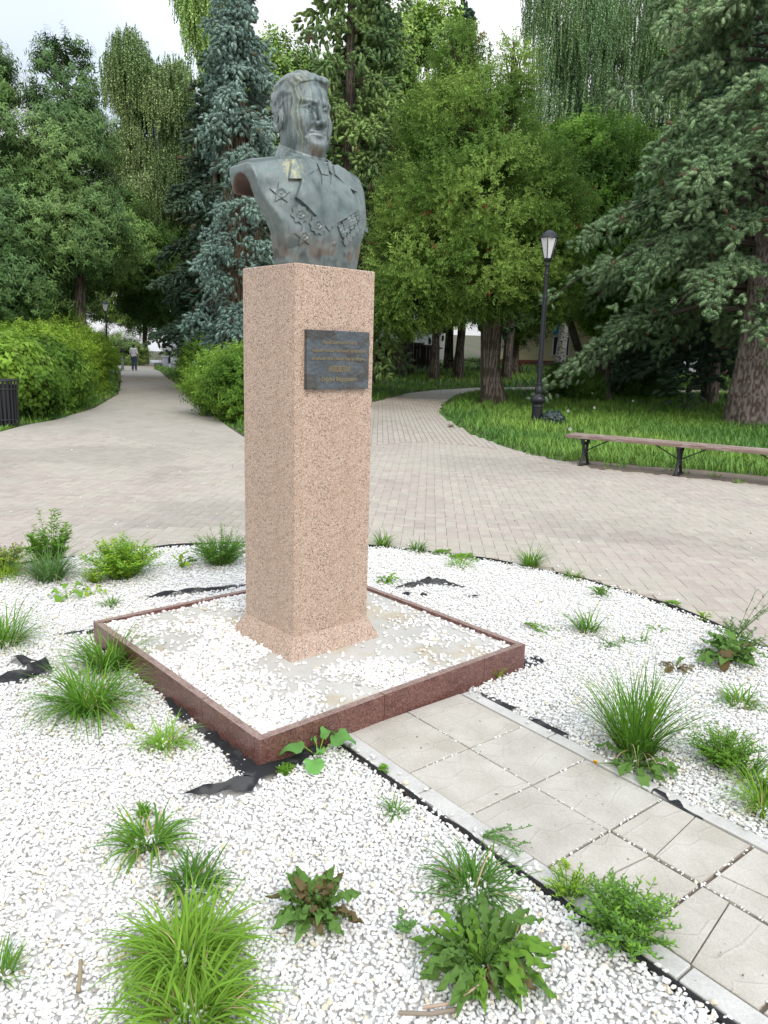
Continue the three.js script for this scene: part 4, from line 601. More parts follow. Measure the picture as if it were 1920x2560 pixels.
{
  // tufts: label, x, z, radius, height, blades
  tuft('large bright green grass tuft at the bottom edge of the picture', -0.49, -1.74, 0.185, 0.145, 430, { m: 'pale', W: 0.0068, droop: 1.5 });
  tuft('pale grass clump spilling out of the bottom edge below the large bright tuft', -0.43, -1.56, 0.18, 0.13, 330, { m: 'pale', W: 0.0068, droop: 1.6 });
  tuft('flat dark grass tuft with white stones in its middle, left of the slab path', 0.306, -2.046, 0.17, 0.075, 190, { m: 'deep', W: 0.0055, droop: 0.9 });
  tuft('tall upright dark green grass tuft at the right border of the slab path', 1.064, -2.90, 0.18, 0.36, 330, { W: 0.006, droop: 0.55 });
  tuft('spreading grass tuft, upper one of the pair left of the toothed dark weed', -0.735, -2.22, 0.135, 0.12, 130, { W: 0.007, droop: 1.2 });
  tuft('dark spreading grass tuft, lower one of the pair left of the toothed dark weed', -0.54, -2.02, 0.115, 0.085, 130, { m: 'deep', W: 0.006, droop: 1.2 });
  tuft('pale green grass tuft alone left of the front kerb corner', -0.86, -2.85, 0.13, 0.10, 110, { m: 'pale', W: 0.006, droop: 1.1 });
  tuft('grass tuft against the left kerb slab, upper part of the big left clump', -1.36, -3.58, 0.18, 0.235, 240, { W: 0.0065, droop: 1.1 });
  tuft('big arching grass tuft in front of the left kerb, lower part of the left clump', -1.27, -3.12, 0.20, 0.255, 340, { W: 0.0065, droop: 1.25 });
  tuft('loose grass blades leaning on the left kerb over the black fabric', -1.01, -3.43, 0.10, 0.16, 60, { W: 0.008, droop: 1.5 });
  tuft('grass tuft cut by the left edge of the picture, beside the crumpled fabric', -2.02, -3.86, 0.21, 0.24, 180, { W: 0.006, droop: 1.0 });
  tuft('small grass tuft cut by the left edge near the bottom', -0.945, -1.67, 0.07, 0.09, 70, { W: 0.004, droop: 0.9 });
  tuft('blue green grass tuft below the tall toothed weed', -2.26, -5.0, 0.21, 0.3, 230, { m: 'grey', W: 0.007, droop: 0.9 });
  tuft('yellowish grass clump at the left rim of the gravel bed', -2.60, -5.06, 0.2, 0.15, 190, { m: 'lime', W: 0.006, droop: 1 });
  tuft('small thin grass tuft in the gravel behind the left kerb corner', -1.675, -4.52, 0.09, 0.075, 60, { W: 0.0045, droop: 0.7 });
  tuft('grass tuft at the far rim just right of the pedestal', 0.008, -6.23, 0.12, 0.13, 110, { W: 0.006, droop: 1 });
  tuft('darker low grass tuft at the far rim, second right of the pedestal', 0.287, -6.07, 0.115, 0.09, 90, { m: 'deep', W: 0.006, droop: 1 });
  tuft('flat pale grass tuft in the gravel behind the wavy fabric ridge', 0.59, -5.66, 0.14, 0.055, 90, { m: 'pale', W: 0.0055, droop: 0.7 });
  tuft('dense round grass tuft standing on the far right rim', 1.14, -5.71, 0.135, 0.155, 170, { W: 0.0055, droop: 0.7 });
  tuft('low flat grass tuft on the rim right of the dense round one', 1.394, -5.41, 0.1, 0.06, 90, { W: 0.006, droop: 1 });
  tuft('grass tuft with upright blades in the gravel behind the right kerb corner', 1.224, -4.30, 0.125, 0.15, 90, { W: 0.006, droop: 0.8, dry: true });
  tuft('loose low grass blades in front of the upright right tuft', 1.29, -4.09, 0.085, 0.05, 40, { W: 0.005, droop: 1.2, dry: true });
  tuft('tiny grass tuft, left one of a pair in the right gravel', 1.40, -4.16, 0.06, 0.05, 30, { W: 0.0045 });
  tuft('thin curled grass blades, right one of a pair in the right gravel', 1.508, -4.18, 0.07, 0.085, 22, { W: 0.0045, droop: 1.6 });
  tuft('leaning grass tuft near the right edge of the picture', 1.704, -3.38, 0.125, 0.105, 80, { W: 0.0065, droop: 1.3, dry: true });
  tuft('pale grass tuft at the right edge beside the last border stone', 1.40, -2.50, 0.11, 0.19, 120, { m: 'pale', W: 0.005, droop: 1 });
  tuft('grass among the feathery weed right of the tall tuft', 1.45, -2.72, 0.08, 0.17, 70, { W: 0.005, droop: 0.8 });
  tuft('small grass sprout alone in the gravel left of the slab path', 0.073, -2.43, 0.065, 0.055, 34, { W: 0.0055, droop: 1 });
  tuft('little grass tuft growing from the foot of the right front kerb slab', 0.603, -3.62, 0.035, 0.085, 34, { m: 'lime', W: 0.004, droop: 0.6 });
  tuft('tiny pale grass tuft below the big left clump', -1.04, -2.98, 0.035, 0.045, 30, { m: 'lime', W: 0.004 });
  tuft('dry brown grass tuft growing between blocks of the right path', 1.42, -16.9, 0.11, 0.11, 60, { m: 'ruddy', W: 0.008 });
  // rosettes
  rosette('dandelion', 'dark toothed dandelion rosette alone in the gravel near the bottom', 'dandelion', -0.165, -1.905, 0.135, 95, { up: 0.85, red: 0.16, w: 0.8 });
  rosette('dandelion', 'sprawling dandelion rosette with stones among its leaves at the bottom edge', 'dandelion', 0.30, -1.745, 0.185, 92, { up: 0.34, red: 0.08, w: 0.62, m2: 'herb' });
  const d6 = rosette('dandelion', 'dandelion with one yellow flower at the foot of the tall grass tuft', 'dandelion', 1.03, -2.79, 0.16, 18, { up: 0.2 });
  { const fl = new GB(), R = rng(8); for (let i = 0; i < 60; i++) fl.blade(V(0, 0, 0), R() * 6.283, 0.014, 0.3 + R(), 0.3, 0.004, 2); const f = part(d6, 'flower', fl.geo(), G_.yellow, 'yellow dandelion flower'); f.position.set(-0.17, 0.028, 0.028); const s = part(d6, 'flower_stalk', new GB().tube([V(-0.02, 0, 0), V(-0.11, 0.022, 0.015), V(-0.17, 0.028, 0.028)], 0.002, 5).geo(), G_.herb); }
  rosette('weed', 'weed with few pale toothed leaves beside the fine bush behind the pedestal', 'weed', -1.471, -5.40, 0.15, 9, { up: 0.9, m: 'lime', red: 0 });
  rosette('weed', 'broad toothed rosette under the tall weed at the right rim', 'weed', 1.876, -3.90, 0.2, 34, { up: 0.5, red: 0.03, w: 1.3 });
  rosette('weed', 'small toothed weed in the gravel right of the pedestal foot', 'weed', 0.028, -5.18, 0.1, 14, { up: 0.35, red: 0, m: 'herb' });
  rosette('weed', 'low reddish weed between the tall tuft and the right rim', 'weed', 1.554, -3.79, 0.10, 14, { up: 0.2, red: 0.6 });
  rosette('weed', 'small flat weed with three leaves near the right rim', 'weed', 1.66, -4.36, 0.075, 6, { up: 0.25, red: 0, m: 'herb' });
  rosette('weed', 'feathery weed by the right rim below the second grass tuft', 'weed', 1.483, -5.0, 0.1, 16, { up: 0.7, red: 0, m: 'grass', w: 0.8 });
  rosette('weed', 'lime green weed on the right rim', 'weed', 2.024, -4.60, 0.06, 14, { up: 0.6, red: 0, m: 'lime', w: 1.6 });
  // herbs
  herb('bushy weed with fine leaves straddling the left border of the slab path', 0.70, -1.86, 0.17, 0.17, 80, { k: 24, leaf: 0.028, m: 'grey', m2: 'herb' });
  herb('yellowish feathery weed on the path border above the bushy one', 0.59, -2.03, 0.09, 0.11, 40, { k: 18, leaf: 0.016, m: 'lime', m2: 'herb' });
  herb('feathery weed growing right of the tall grass tuft', 1.40, -2.83, 0.17, 0.18, 95, { k: 20, leaf: 0.024, m: 'grass', m2: 'herb' });
  herb('dark low weed at the right edge beside the pale grass tuft', 1.46, -2.58, 0.10, 0.12, 40, { k: 16, leaf: 0.022, m: 'grass' });
  herb('small feathery weed above the pair of grass tufts', -0.80, -2.37, 0.05, 0.055, 26, { k: 14, leaf: 0.014, m: 'grass' });
  herb('tall upright weed with cut leaves at the left rim', -2.37, -5.28, 0.17, 0.46, 34, { k: 36, leaf: 0.058, m: 'herb', m2: 'grass' });
  herb('wide rounded bush of fine weeds at the rim left of the pedestal', -1.80, -5.12, 0.31, 0.31, 170, { k: 24, leaf: 0.042, m: 'herb', m2: 'lime' });
  herb('low weed in front of the wide weed bush', -1.93, -4.98, 0.12, 0.14, 30, { k: 14, leaf: 0.03, m: 'lime' });
  herb('fine grey green weed bush half hidden behind the pedestal', -1.20, -5.52, 0.26, 0.29, 140, { k: 26, leaf: 0.036, m: 'grass', m2: 'grey', wide: 0.2 });
  herb('wispy weed with long thin stems rising from the right rim', 1.99, -4.08, 0.19, 0.21, 36, { k: 18, leaf: 0.03, m: 'grey' });
  herb('tiny feathery weed at the front kerb corner', -0.345, -2.66, 0.05, 0.045, 24, { k: 14, leaf: 0.016, m: 'grass' });
  herb('low weed sprawling at the rim beside the yellowish grass', -2.68, -5.2, 0.22, 0.24, 60, { k: 18, leaf: 0.042, m: 'lime', m2: 'ruddy' });
  { const R = rng(91), t = thing('weed', 'tall wiry weed stalk with curled leaves leaning over the right rim', 'weed', 2.03, 0, -4.12), st = new GB(), lf = new GB(); for (let i = 0; i < 7; i++) { const a = -0.9 + i * 0.35, L = 0.2 + 0.12 * R(), pts = [0, 1, 2, 3, 4].map((k) => V(Math.cos(a) * L * 0.75 * (k / 4), 0.05 + L * 0.9 * (k / 4) ** 0.8, Math.sin(a) * L * 0.5 * (k / 4) - 0.03)); st.tube(pts, 0.0017, 4, 1, false); for (let k = 1; k < 5; k++) for (let j = 0; j < 4; j++) lf.leaf(pts[k], V(R() - 0.5, R() * 0.8, R() - 0.5).normalize(), V(0, 1, 0.3).normalize(), 0.028, 0.007); } part(t, 'stalks', st.geo(), G_.grey); stuffPart(t, 'leaves', lf.geo(), G_.grey); }
  creeper('flat creeping weed in the gravel behind the right kerb side', 0.86, -4.37, 0.2, 9, { leaf: 0.018, dir: 0.7 });
  creeper('creeping sprig trailing over the left path border', 0.36, -2.29, 0.15, 9, { leaf: 0.014, dir: 0.2, up: 0.02, m: 'grey' });
  creeper('flat clover patch on the far rim, right one of two', 0.66, -5.90, 0.13, 22, { leaf: 0.022, m: 'grass' });
  creeper('flat clover patch on the far rim, left one of two', 0.48, -6.02, 0.1, 16, { leaf: 0.02, m: 'grass' });
  creeper('small sprout in a joint by the left path border', 0.601, -2.155, 0.02, 8, { leaf: 0.01, m: 'lime' });
  creeper('small sprout beside the first left border stone', 0.03, -2.70, 0.022, 8, { leaf: 0.014, m: 'grass' });
  creeper('low weed on the rim between the round tuft and the lime weed', 1.92, -4.84, 0.06, 14, { leaf: 0.02, m: 'grass' });
  creeper('thin sprout in the gravel right of the dark dandelion', 0.08, -1.86, 0.05, 6, { leaf: 0.016, m: 'grey', up: 0.03 });
  // broad-leaved plants: every leaf its own part
  const broad = (label, x, z, leaves, mat = 'broad') => { const R = rng(plantSeed++), t = thing('broadleaf_plant', label, 'plant', x, 0.006, z);
    for (const [az, L, W, lift, sr] of leaves) { const gb = new GB(), stalk = L * 0.5, n = 10; const d = V(Math.cos(az), 0, Math.sin(az)), s = V(-Math.sin(az), 0, Math.cos(az)); let prev = null; const P = (u) => d.clone().multiplyScalar(stalk + L * u).add(V(0, lift * (0.55 + 0.6 * u - 0.75 * u * u) + 0.01, 0));
      for (let i = 0; i <= n; i++) { const u = i / n, w = W * 0.5 * Math.pow(Math.sin(Math.PI * clamp(0.06 + u * 0.94)), 0.6) * (1 + 0.09 * (i % 2 ? 1 : -1)), c = P(u), l = c.clone().addScaledVector(s, -w).add(V(0, 0.012 * Math.sin(u * 9 + sr) + w * 0.25, 0)), r = c.clone().addScaledVector(s, w).add(V(0, 0.012 * Math.cos(u * 8 + sr) + w * 0.25, 0)), k = [gb.v(l.x, l.y, l.z), gb.v(c.x, c.y, c.z), gb.v(r.x, r.y, r.z)]; if (prev) { gb.q(prev[0], prev[1], k[1], k[0]); gb.q(prev[1], prev[2], k[2], k[1]); } prev = k; }
      part(t, 'leaf', gb.geo(), toneOf(G_[mat], R)); part(t, 'leaf_stalk', new GB().tube([V(0, 0, 0), d.clone().multiplyScalar(stalk * 0.6).add(V(0, lift * 0.4, 0)), P(0)], 0.0022, 5).geo(), G_.lime); } return t; };
  broad('plant with big round scalloped leaves at the front kerb corner', -0.235, -2.80, [[2.75, 0.11, 0.125, 0.075, 1], [-0.35, 0.105, 0.11, 0.075, 2], [1.6, 0.105, 0.08, 0.02, 3], [-1.1, 0.075, 0.06, 0.10, 4], [1.2, 0.035, 0.035, 0.05, 5], [-2.2, 0.035, 0.025, 0.08, 6]]);
  broad('plant with broad pale leaves in the gravel below the tall left weed', -2.0, -4.66, [[0.5, 0.09, 0.07, 0.06, 1], [1.6, 0.09, 0.08, 0.03, 2], [2.8, 0.08, 0.06, 0.05, 3], [-0.8, 0.09, 0.06, 0.09, 4], [-2.2, 0.07, 0.05, 0.09, 5]], 'herb');
  broad('low broad-leaved seedling right of the pale leaved plant', -1.86, -4.74, [[0.2, 0.06, 0.04, 0.03, 1], [1.8, 0.06, 0.045, 0.02, 2], [3.4, 0.06, 0.04, 0.03, 3], [-1.2, 0.05, 0.03, 0.05, 4]], 'lime');
  // sticks lying about
  const stick = (label, pts, r, m) => { const t = thing('twig', label, 'twig'); part(t, 'wood', new GB().tube(pts.map((p) => V(...p)), r, 6).geo(), m); };
  stick('short pale stick in the gravel left of the bright grass tuft', [[-0.76, 0.018, -1.72], [-0.742, 0.02, -1.67], [-0.728, 0.018, -1.62]], 0.0055, std({ color: rgb(0.34, 0.27, 0.17) }));
  stick('bare brown stalk bending over the sprawling dandelion', [[0.13, 0.02, -1.60], [0.20, 0.035, -1.60], [0.27, 0.05, -1.64], [0.32, 0.05, -1.71]], [0.0045, 0.004, 0.0035, 0.003], std({ color: rgb(0.45, 0.33, 0.24) }));
  stick('grey dead stalk lying at the bottom edge left of the dandelion', [[0.07, 0.018, -1.585], [0.15, 0.022, -1.58], [0.22, 0.02, -1.60]], 0.0055, std({ color: rgb(0.27, 0.22, 0.17) }));
  stick('cut brown stalk sticking up in the middle of the sprawling dandelion', [[0.36, 0.02, -1.79], [0.395, 0.05, -1.83], [0.42, 0.075, -1.875]], 0.0035, std({ color: rgb(0.40, 0.28, 0.18) }));
}

// ---------------------------------------------------------------- trees
// twig with leaves, growing along +y
function sprig(seed, n, L, leafL, leafW, o = {}) { const R = rng(seed), gb = new GB(); gb.tube([V(0, 0, 0), V(0.02 * R(), L * 0.5, 0.02 * R()), V(0.05 * R(), L, 0.04)], [0.005, 0.004, 0.002], 3, 1, false);
  for (let i = 0; i < n; i++) { const t = 0.12 + 0.88 * (i / (n - 1)), a = i * 2.4 + R(), up = (o.up ?? 0.5) * (0.5 + R()), d = V(Math.cos(a), up, Math.sin(a)).normalize(), q = V(Math.cos(a) * -0.3 + (R() - 0.5) * 0.6, 1, Math.sin(a) * -0.3 + (R() - 0.5) * 0.6).normalize(); gb.leaf(V(0.02, t * L, 0.01), d, q, leafL * (0.65 + 0.7 * R()), leafW * (0.7 + 0.6 * R()), 0.2); }
  return gb.geo(); }
// hanging birch strand along -y
function strand(seed, n, L, leafL) { const R = rng(seed), gb = new GB(), sway = R() * 6.28; const P = (t) => V(0.05 * Math.sin(t * 4 + sway) * t, -t * L, 0.05 * Math.cos(t * 3 + sway) * t); gb.tube([P(0), P(0.33), P(0.66), P(1)], 0.0025, 3, 1, false);
  for (let i = 0; i < n; i++) { const t = i / n, a = R() * 6.28, d = V(Math.cos(a), -0.7 - R(), Math.sin(a)).normalize(); gb.leaf(P(t), d, V(Math.cos(a), 0.6, Math.sin(a)).normalize(), leafL * (0.7 + 0.6 * R()), leafL * 0.62, 0.15); } return gb.geo(); }
// spruce shoot: a plump bristly finger along +y
function shootGeo(seed, L, r, needles = 54) { const R = rng(seed), gb = new GB(), N = 5, rings = []; const prof = [0.25, 0.62, 0.74, 0.6, 0.2], ys = [0, 0.2, 0.55, 0.85, 1];
  for (let k = 0; k < N; k++) { const ring = []; for (let j = 0; j < 5; j++) { const a = (j / 5) * 6.283 + k * 0.6, q = r * prof[k] * (0.7 + 0.4 * R()); ring.push(gb.v(Math.cos(a) * q, ys[k] * L * 0.96, Math.sin(a) * q)); } rings.push(ring); }
  for (let k = 0; k + 1 < N; k++) for (let j = 0; j < 5; j++) gb.q(rings[k][j], rings[k + 1][j], rings[k + 1][(j + 1) % 5], rings[k][(j + 1) % 5]);
  for (let i = 0; i < needles; i++) { const t = R(), a = R() * 6.283, len = r * (0.75 + 0.45 * R()) * (1.15 - 0.4 * t), y = t * L, d = V(Math.cos(a), 0.75 + 0.4 * R(), Math.sin(a)).normalize(), s = V(-Math.sin(a), 0, Math.cos(a)).multiplyScalar(r * 0.085), b = V(Math.cos(a) * r * 0.25, y, Math.sin(a) * r * 0.25), e = b.clone().addScaledVector(d, len * 1.25); gb.t(gb.v(b.x - s.x, b.y, b.z - s.z), gb.v(b.x + s.x, b.y, b.z + s.z), gb.v(e.x, e.y, e.z)); }
  return gb.geo(); }
const bend = (a, b, sag, n = 5, R = null, w = 0) => [...Array(n)].map((_, i) => { const t = i / (n - 1), p = a.clone().lerp(b, t); p.y += sag * 4 * t * (1 - t); if (R && i && i < n - 1) p.add(V((R() - 0.5) * w, (R() - 0.5) * w, (R() - 0.5) * w)); return p; });
const taper = (r0, r1, n = 5) => [...Array(n)].map((_, i) => mix(r0, r1, Math.pow(i / (n - 1), 0.8)));
let treeSeed = 9000;
/* broad-leaved tree. blobs: [dx, y, dz, rx, ry, rz, share]; sprigs thicken into clumps by noise */
function broadTree(label, cat, x, z, o) {
  const R = rng(treeSeed++), y0 = gh(x, z) - 0.05, t = thing(o.name || 'broadleaf_tree', label, cat, x, y0, z, 0, o.group), wood = new GB(), limbs = new GB();
  const trunks = o.trunks || [[[0, 0, 0], [o.lean?.[0] ?? 0.1, o.th, o.lean?.[1] ?? 0], o.tr]]; let top = V(0, 0, 0);
  for (const [a, b, r, mid] of trunks) { const A = V(...a), B = V(...b); top = B; const pts = mid ? [A, ...mid.map((m) => V(...m)), B] : bend(A, B, 0, 7, R, o.th * 0.018); pts[0].y = -0.1; const n = pts.length; wood.tube(pts, [...Array(n)].map((_, i) => r * mix(1.0, 0.5, i / (n - 1)) * (i === 0 ? 1.4 : 1)), 10, 1.2); }
  part(t, 'trunk', wood.geo(), o.bark || M.bark);
  const ms = [[], []], cols = [[], []], sum = o.blobs.reduce((s, b) => s + b[6], 0), fq = o.freq ?? 0.9, thr = o.thr ?? 0.46;
  for (const [bx, by, bz, rx, ry, rz, sh] of o.blobs) {
    const c = V(bx, by, bz), anchor = trunks.length > 1 ? V(...trunks[Math.floor(R() * trunks.length)][1]) : top.clone().multiplyScalar(clamp((by - ry * 0.6) / Math.max(top.y, 0.1), 0.35, 1));
    limbs.tube(bend(anchor, c, ry * 0.1, 6, R, 0.12), taper(o.tr * 0.36, o.tr * 0.12, 6), 6, 1, false);
    for (let k = 0; k < (o.limbs ?? 9); k++) { const d = V(R() - 0.5, R() - 0.3, R() - 0.5).normalize(), e = c.clone().add(V(d.x * rx * 0.8, d.y * ry * 0.8, d.z * rz * 0.8)); limbs.tube(bend(c.clone().lerp(anchor, 0.25 * R()), e, 0.15, 5, R, 0.12), taper(o.tr * 0.13, 0.012), 4, 1, false); }
    let want = Math.round((o.n * sh) / sum), tries = want * 12;
    while (want > 0 && tries-- > 0) {
      const d = V(R() * 2 - 1, R() * 2 - 1, R() * 2 - 1); if (d.lengthSq() > 1 || d.lengthSq() < 0.02) continue; d.normalize(); const q = Math.pow(mix(o.core ?? 0.25, 1, R()), 0.45), wob = 1 + (o.wob ?? 0.4) * (fbm(d.x * 2.2 + bx, d.y * 2.2 + by, d.z * 2.2 + bz, 2) - 0.5);
      const p = V(bx + d.x * rx * q * wob, by + d.y * ry * q * wob, bz + d.z * rz * q * wob); if (p.y < (o.floor ?? 0.4)) continue;
      const nz = fbm(p.x * fq + x, p.y * fq * 1.3, p.z * fq + z, 2); if (nz < thr - 0.12 * R()) continue;
      const dir = V(d.x * 0.8 + (R() - 0.5) * 0.9, d.y * 0.55 + (o.hang ?? 0.25) + (R() - 0.5) * 0.9, d.z * 0.8 + (R() - 0.5) * 0.9).normalize(), k = R() < 0.5 ? 0 : 1, hue = fbm(p.x * 0.7 + 9, p.y * 0.7, p.z * 0.7 + x, 2), m = 0.8 + 0.5 * R() * R();
      ms[k].push(mat4(p, o.strand ? V(0, 1, 0) : dir, R() * 6.28, (o.size ?? 1) * (0.7 + 0.6 * R()))); const A = o.colA, B = o.colB, C = o.colC; let col = lerp3(A, B, clamp(0.5 + (hue - 0.5) * 3.2)); if (C && R() < (o.pC ?? 0.01)) col = C; cols[k].push(rgb(col[0] * m, col[1] * m, col[2] * m)); want--;
    }
  }
  part(t, 'branches', limbs.geo(), o.bark || M.bark);
  const white = o.solid ? FOLIAGE : LEAF; [0, 1].forEach((k) => inst(t, 'crown', o.geos[k], white, ms[k], cols[k]));
  return t;
}
const FOLIAGE = std({ color: rgb(1, 1, 1), roughness: 0.7, side: THREE.DoubleSide }), LEAF = leafMat('leaf', { color: rgb(1, 1, 1), transmission: 0.45 }), NEEDLE = std({ color: rgb(1, 1, 1), roughness: 1, side: THREE.DoubleSide });
/* spruce: whorls of drooping boughs hung with shoots */
function spruce(label, x, z, o) {
  const R = rng(treeSeed++), y0 = gh(x, z) - 0.05, t = thing('spruce', label, 'spruce', x, y0, z, 0, o.group), H = o.h, wood = new GB();
  const axis = (y) => V((o.lean?.[0] ?? 0) * (y / H), y, (o.lean?.[1] ?? 0) * (y / H));
  wood.tube([...Array(9)].map((_, i) => axis((i / 8) * H - (i ? 0 : 0.1))), [...Array(9)].map((_, i) => o.tr * (1.04 - i / 8) * (i ? 1 : 1.35) + 0.015), 14, 1.1); part(t, 'trunk', wood.geo(), o.bark || M.barkDark);
  const geos = o.geos, ms = geos.map(() => []), cols = geos.map(() => []), br = new GB(), dead = new GB(), L0 = o.shoot; let y = o.from;
  const wild = o.wild ?? 0.6, add = (p0, d0, s) => { const p = p0.clone().add(V((R() - 0.5) * s * wild, (R() - 0.5) * s * wild, (R() - 0.5) * s * wild)), d = d0.clone().add(V((R() - 0.5) * wild, (R() - 0.5) * wild, (R() - 0.5) * wild)).normalize(); if (o.gaps && fbm(p.x * 1.5 + 7, p.y * 1.5, p.z * 1.5, 2) < o.gaps - 0.06 * R()) return; const k = Math.floor(R() * geos.length), hue = fbm(p.x * 0.8 + 3, p.y * 0.8, p.z * 0.8, 2), m = 0.75 + 0.5 * R(); const c = R() < (o.brown ?? 0.006) ? [0.17, 0.12, 0.07] : lerp3(o.colA, o.colB, clamp(0.5 + (hue - 0.5) * 3)); ms[k].push(mat4(p, d, R() * 6.28, s * (0.75 + 0.5 * R()))); cols[k].push(rgb(c[0] * m, c[1] * m, c[2] * m)); };
  while (y < H - 0.3) {
    const rel = (y - o.from) / (H - o.from), n = o.per ?? 6;
    for (let k = 0; k < n; k++) {
      const az = R() * 6.283, dir = V(Math.cos(az), 0, Math.sin(az)), env = o.R * Math.pow(1 - rel, o.pow ?? 0.8) * (0.62 + 0.5 * R()) * (o.shape ? o.shape(az, y) : 1), st = axis(y + (R() - 0.5) * 0.35); if (env < 0.1) continue;
      const droop = (o.droop ?? 0.35) * env * (0.7 + 0.6 * R()) * (1 - rel * 0.7), lift = 0.16 * env, P = (u) => st.clone().addScaledVector(dir, env * u).add(V(0, lift * u * (1 - u) * 2 - droop * u * u * (1 - 0.25 * u), 0));
      br.tube([0, 0.25, 0.5, 0.75, 1].map(P), taper(0.012 + 0.013 * env, 0.006), 4, 1, false);
      if (R() < (o.dead ?? 0.3) && y < H * 0.55) { const b = P(0.15 + 0.25 * R()); const dl = o.deadL ?? 1; for (let q = 0; q < 3 * dl; q++) dead.tube(bend(b, b.clone().add(V((R() - 0.5) * 0.6 * dl, (-0.4 - 0.7 * R()) * dl, (R() - 0.5) * 0.6 * dl)), -0.05, 4, R, 0.08), [0.007, 0.006, 0.005, 0.003].map((w) => w * (0.5 + dl * 0.5)), 3, 1, false); }
      const side = V(-dir.z, 0, dir.x), steps = Math.max(3, Math.round(env / (o.step ?? 0.16)));
      for (let i = 1; i <= steps; i++) { const u = i / steps; if (u < (o.bare ?? 0.22)) continue; const b = P(u), wdt = (o.fan ?? 0.34) * env * Math.sin(Math.PI * clamp(0.1 + 0.86 * u)) + 0.06, hang = (o.hang ?? 0.5) * (0.5 + R());
        add(b.clone().add(V(0, 0.03, 0)), dir.clone().add(V((R() - 0.5) * 0.5, 0.15 - 0.2 * u, (R() - 0.5) * 0.5)).normalize(), L0);
        for (const s of [-1, 1]) { const len = wdt * (0.6 + 0.6 * R()), m = Math.max(1, Math.round(len / (L0 * 0.62))); for (let j = 0; j < m; j++) { const v = (j + 0.6) / m, p = b.clone().addScaledVector(side, s * len * v).addScaledVector(dir, len * v * 0.45).add(V(0, -hang * len * v * v, 0)); add(p, side.clone().multiplyScalar(s * 0.8).add(dir.clone().multiplyScalar(0.7)).add(V((R() - 0.5) * 0.7, -0.25 - hang * v * 0.8 + 0.5 * R(), (R() - 0.5) * 0.7)).normalize(), L0); } }
        if (R() < (o.curtain ?? 0.6)) { const m = 1 + Math.floor(R() * (o.drop ?? 3)); for (let j = 0; j < m; j++) add(b.clone().add(V((R() - 0.5) * 0.12, -0.08 - j * L0 * 0.6, (R() - 0.5) * 0.12)), V((R() - 0.5) * 0.6, -1, (R() - 0.5) * 0.6).normalize(), L0); }
      }
    }
    y += (o.gap ?? 0.42) * (1 - 0.3 * rel);
  }
  for (let i = 0; i < 14; i++) add(axis(H - 0.05 - 0.06 * i), V((R() - 0.5), 1, R() - 0.5).normalize(), L0);
  part(t, 'boughs', br.geo(), M.barkDark); if (dead.p.length) stuffPart(t, 'dead_twigs', dead.geo(), M.deadTwig);
  geos.forEach((g, k) => inst(t, 'needles', g, NEEDLE, ms[k], cols[k])); t.userData.n = ms.reduce((s, a) => s + a.length, 0); return t;
}
let nShoots = 0;
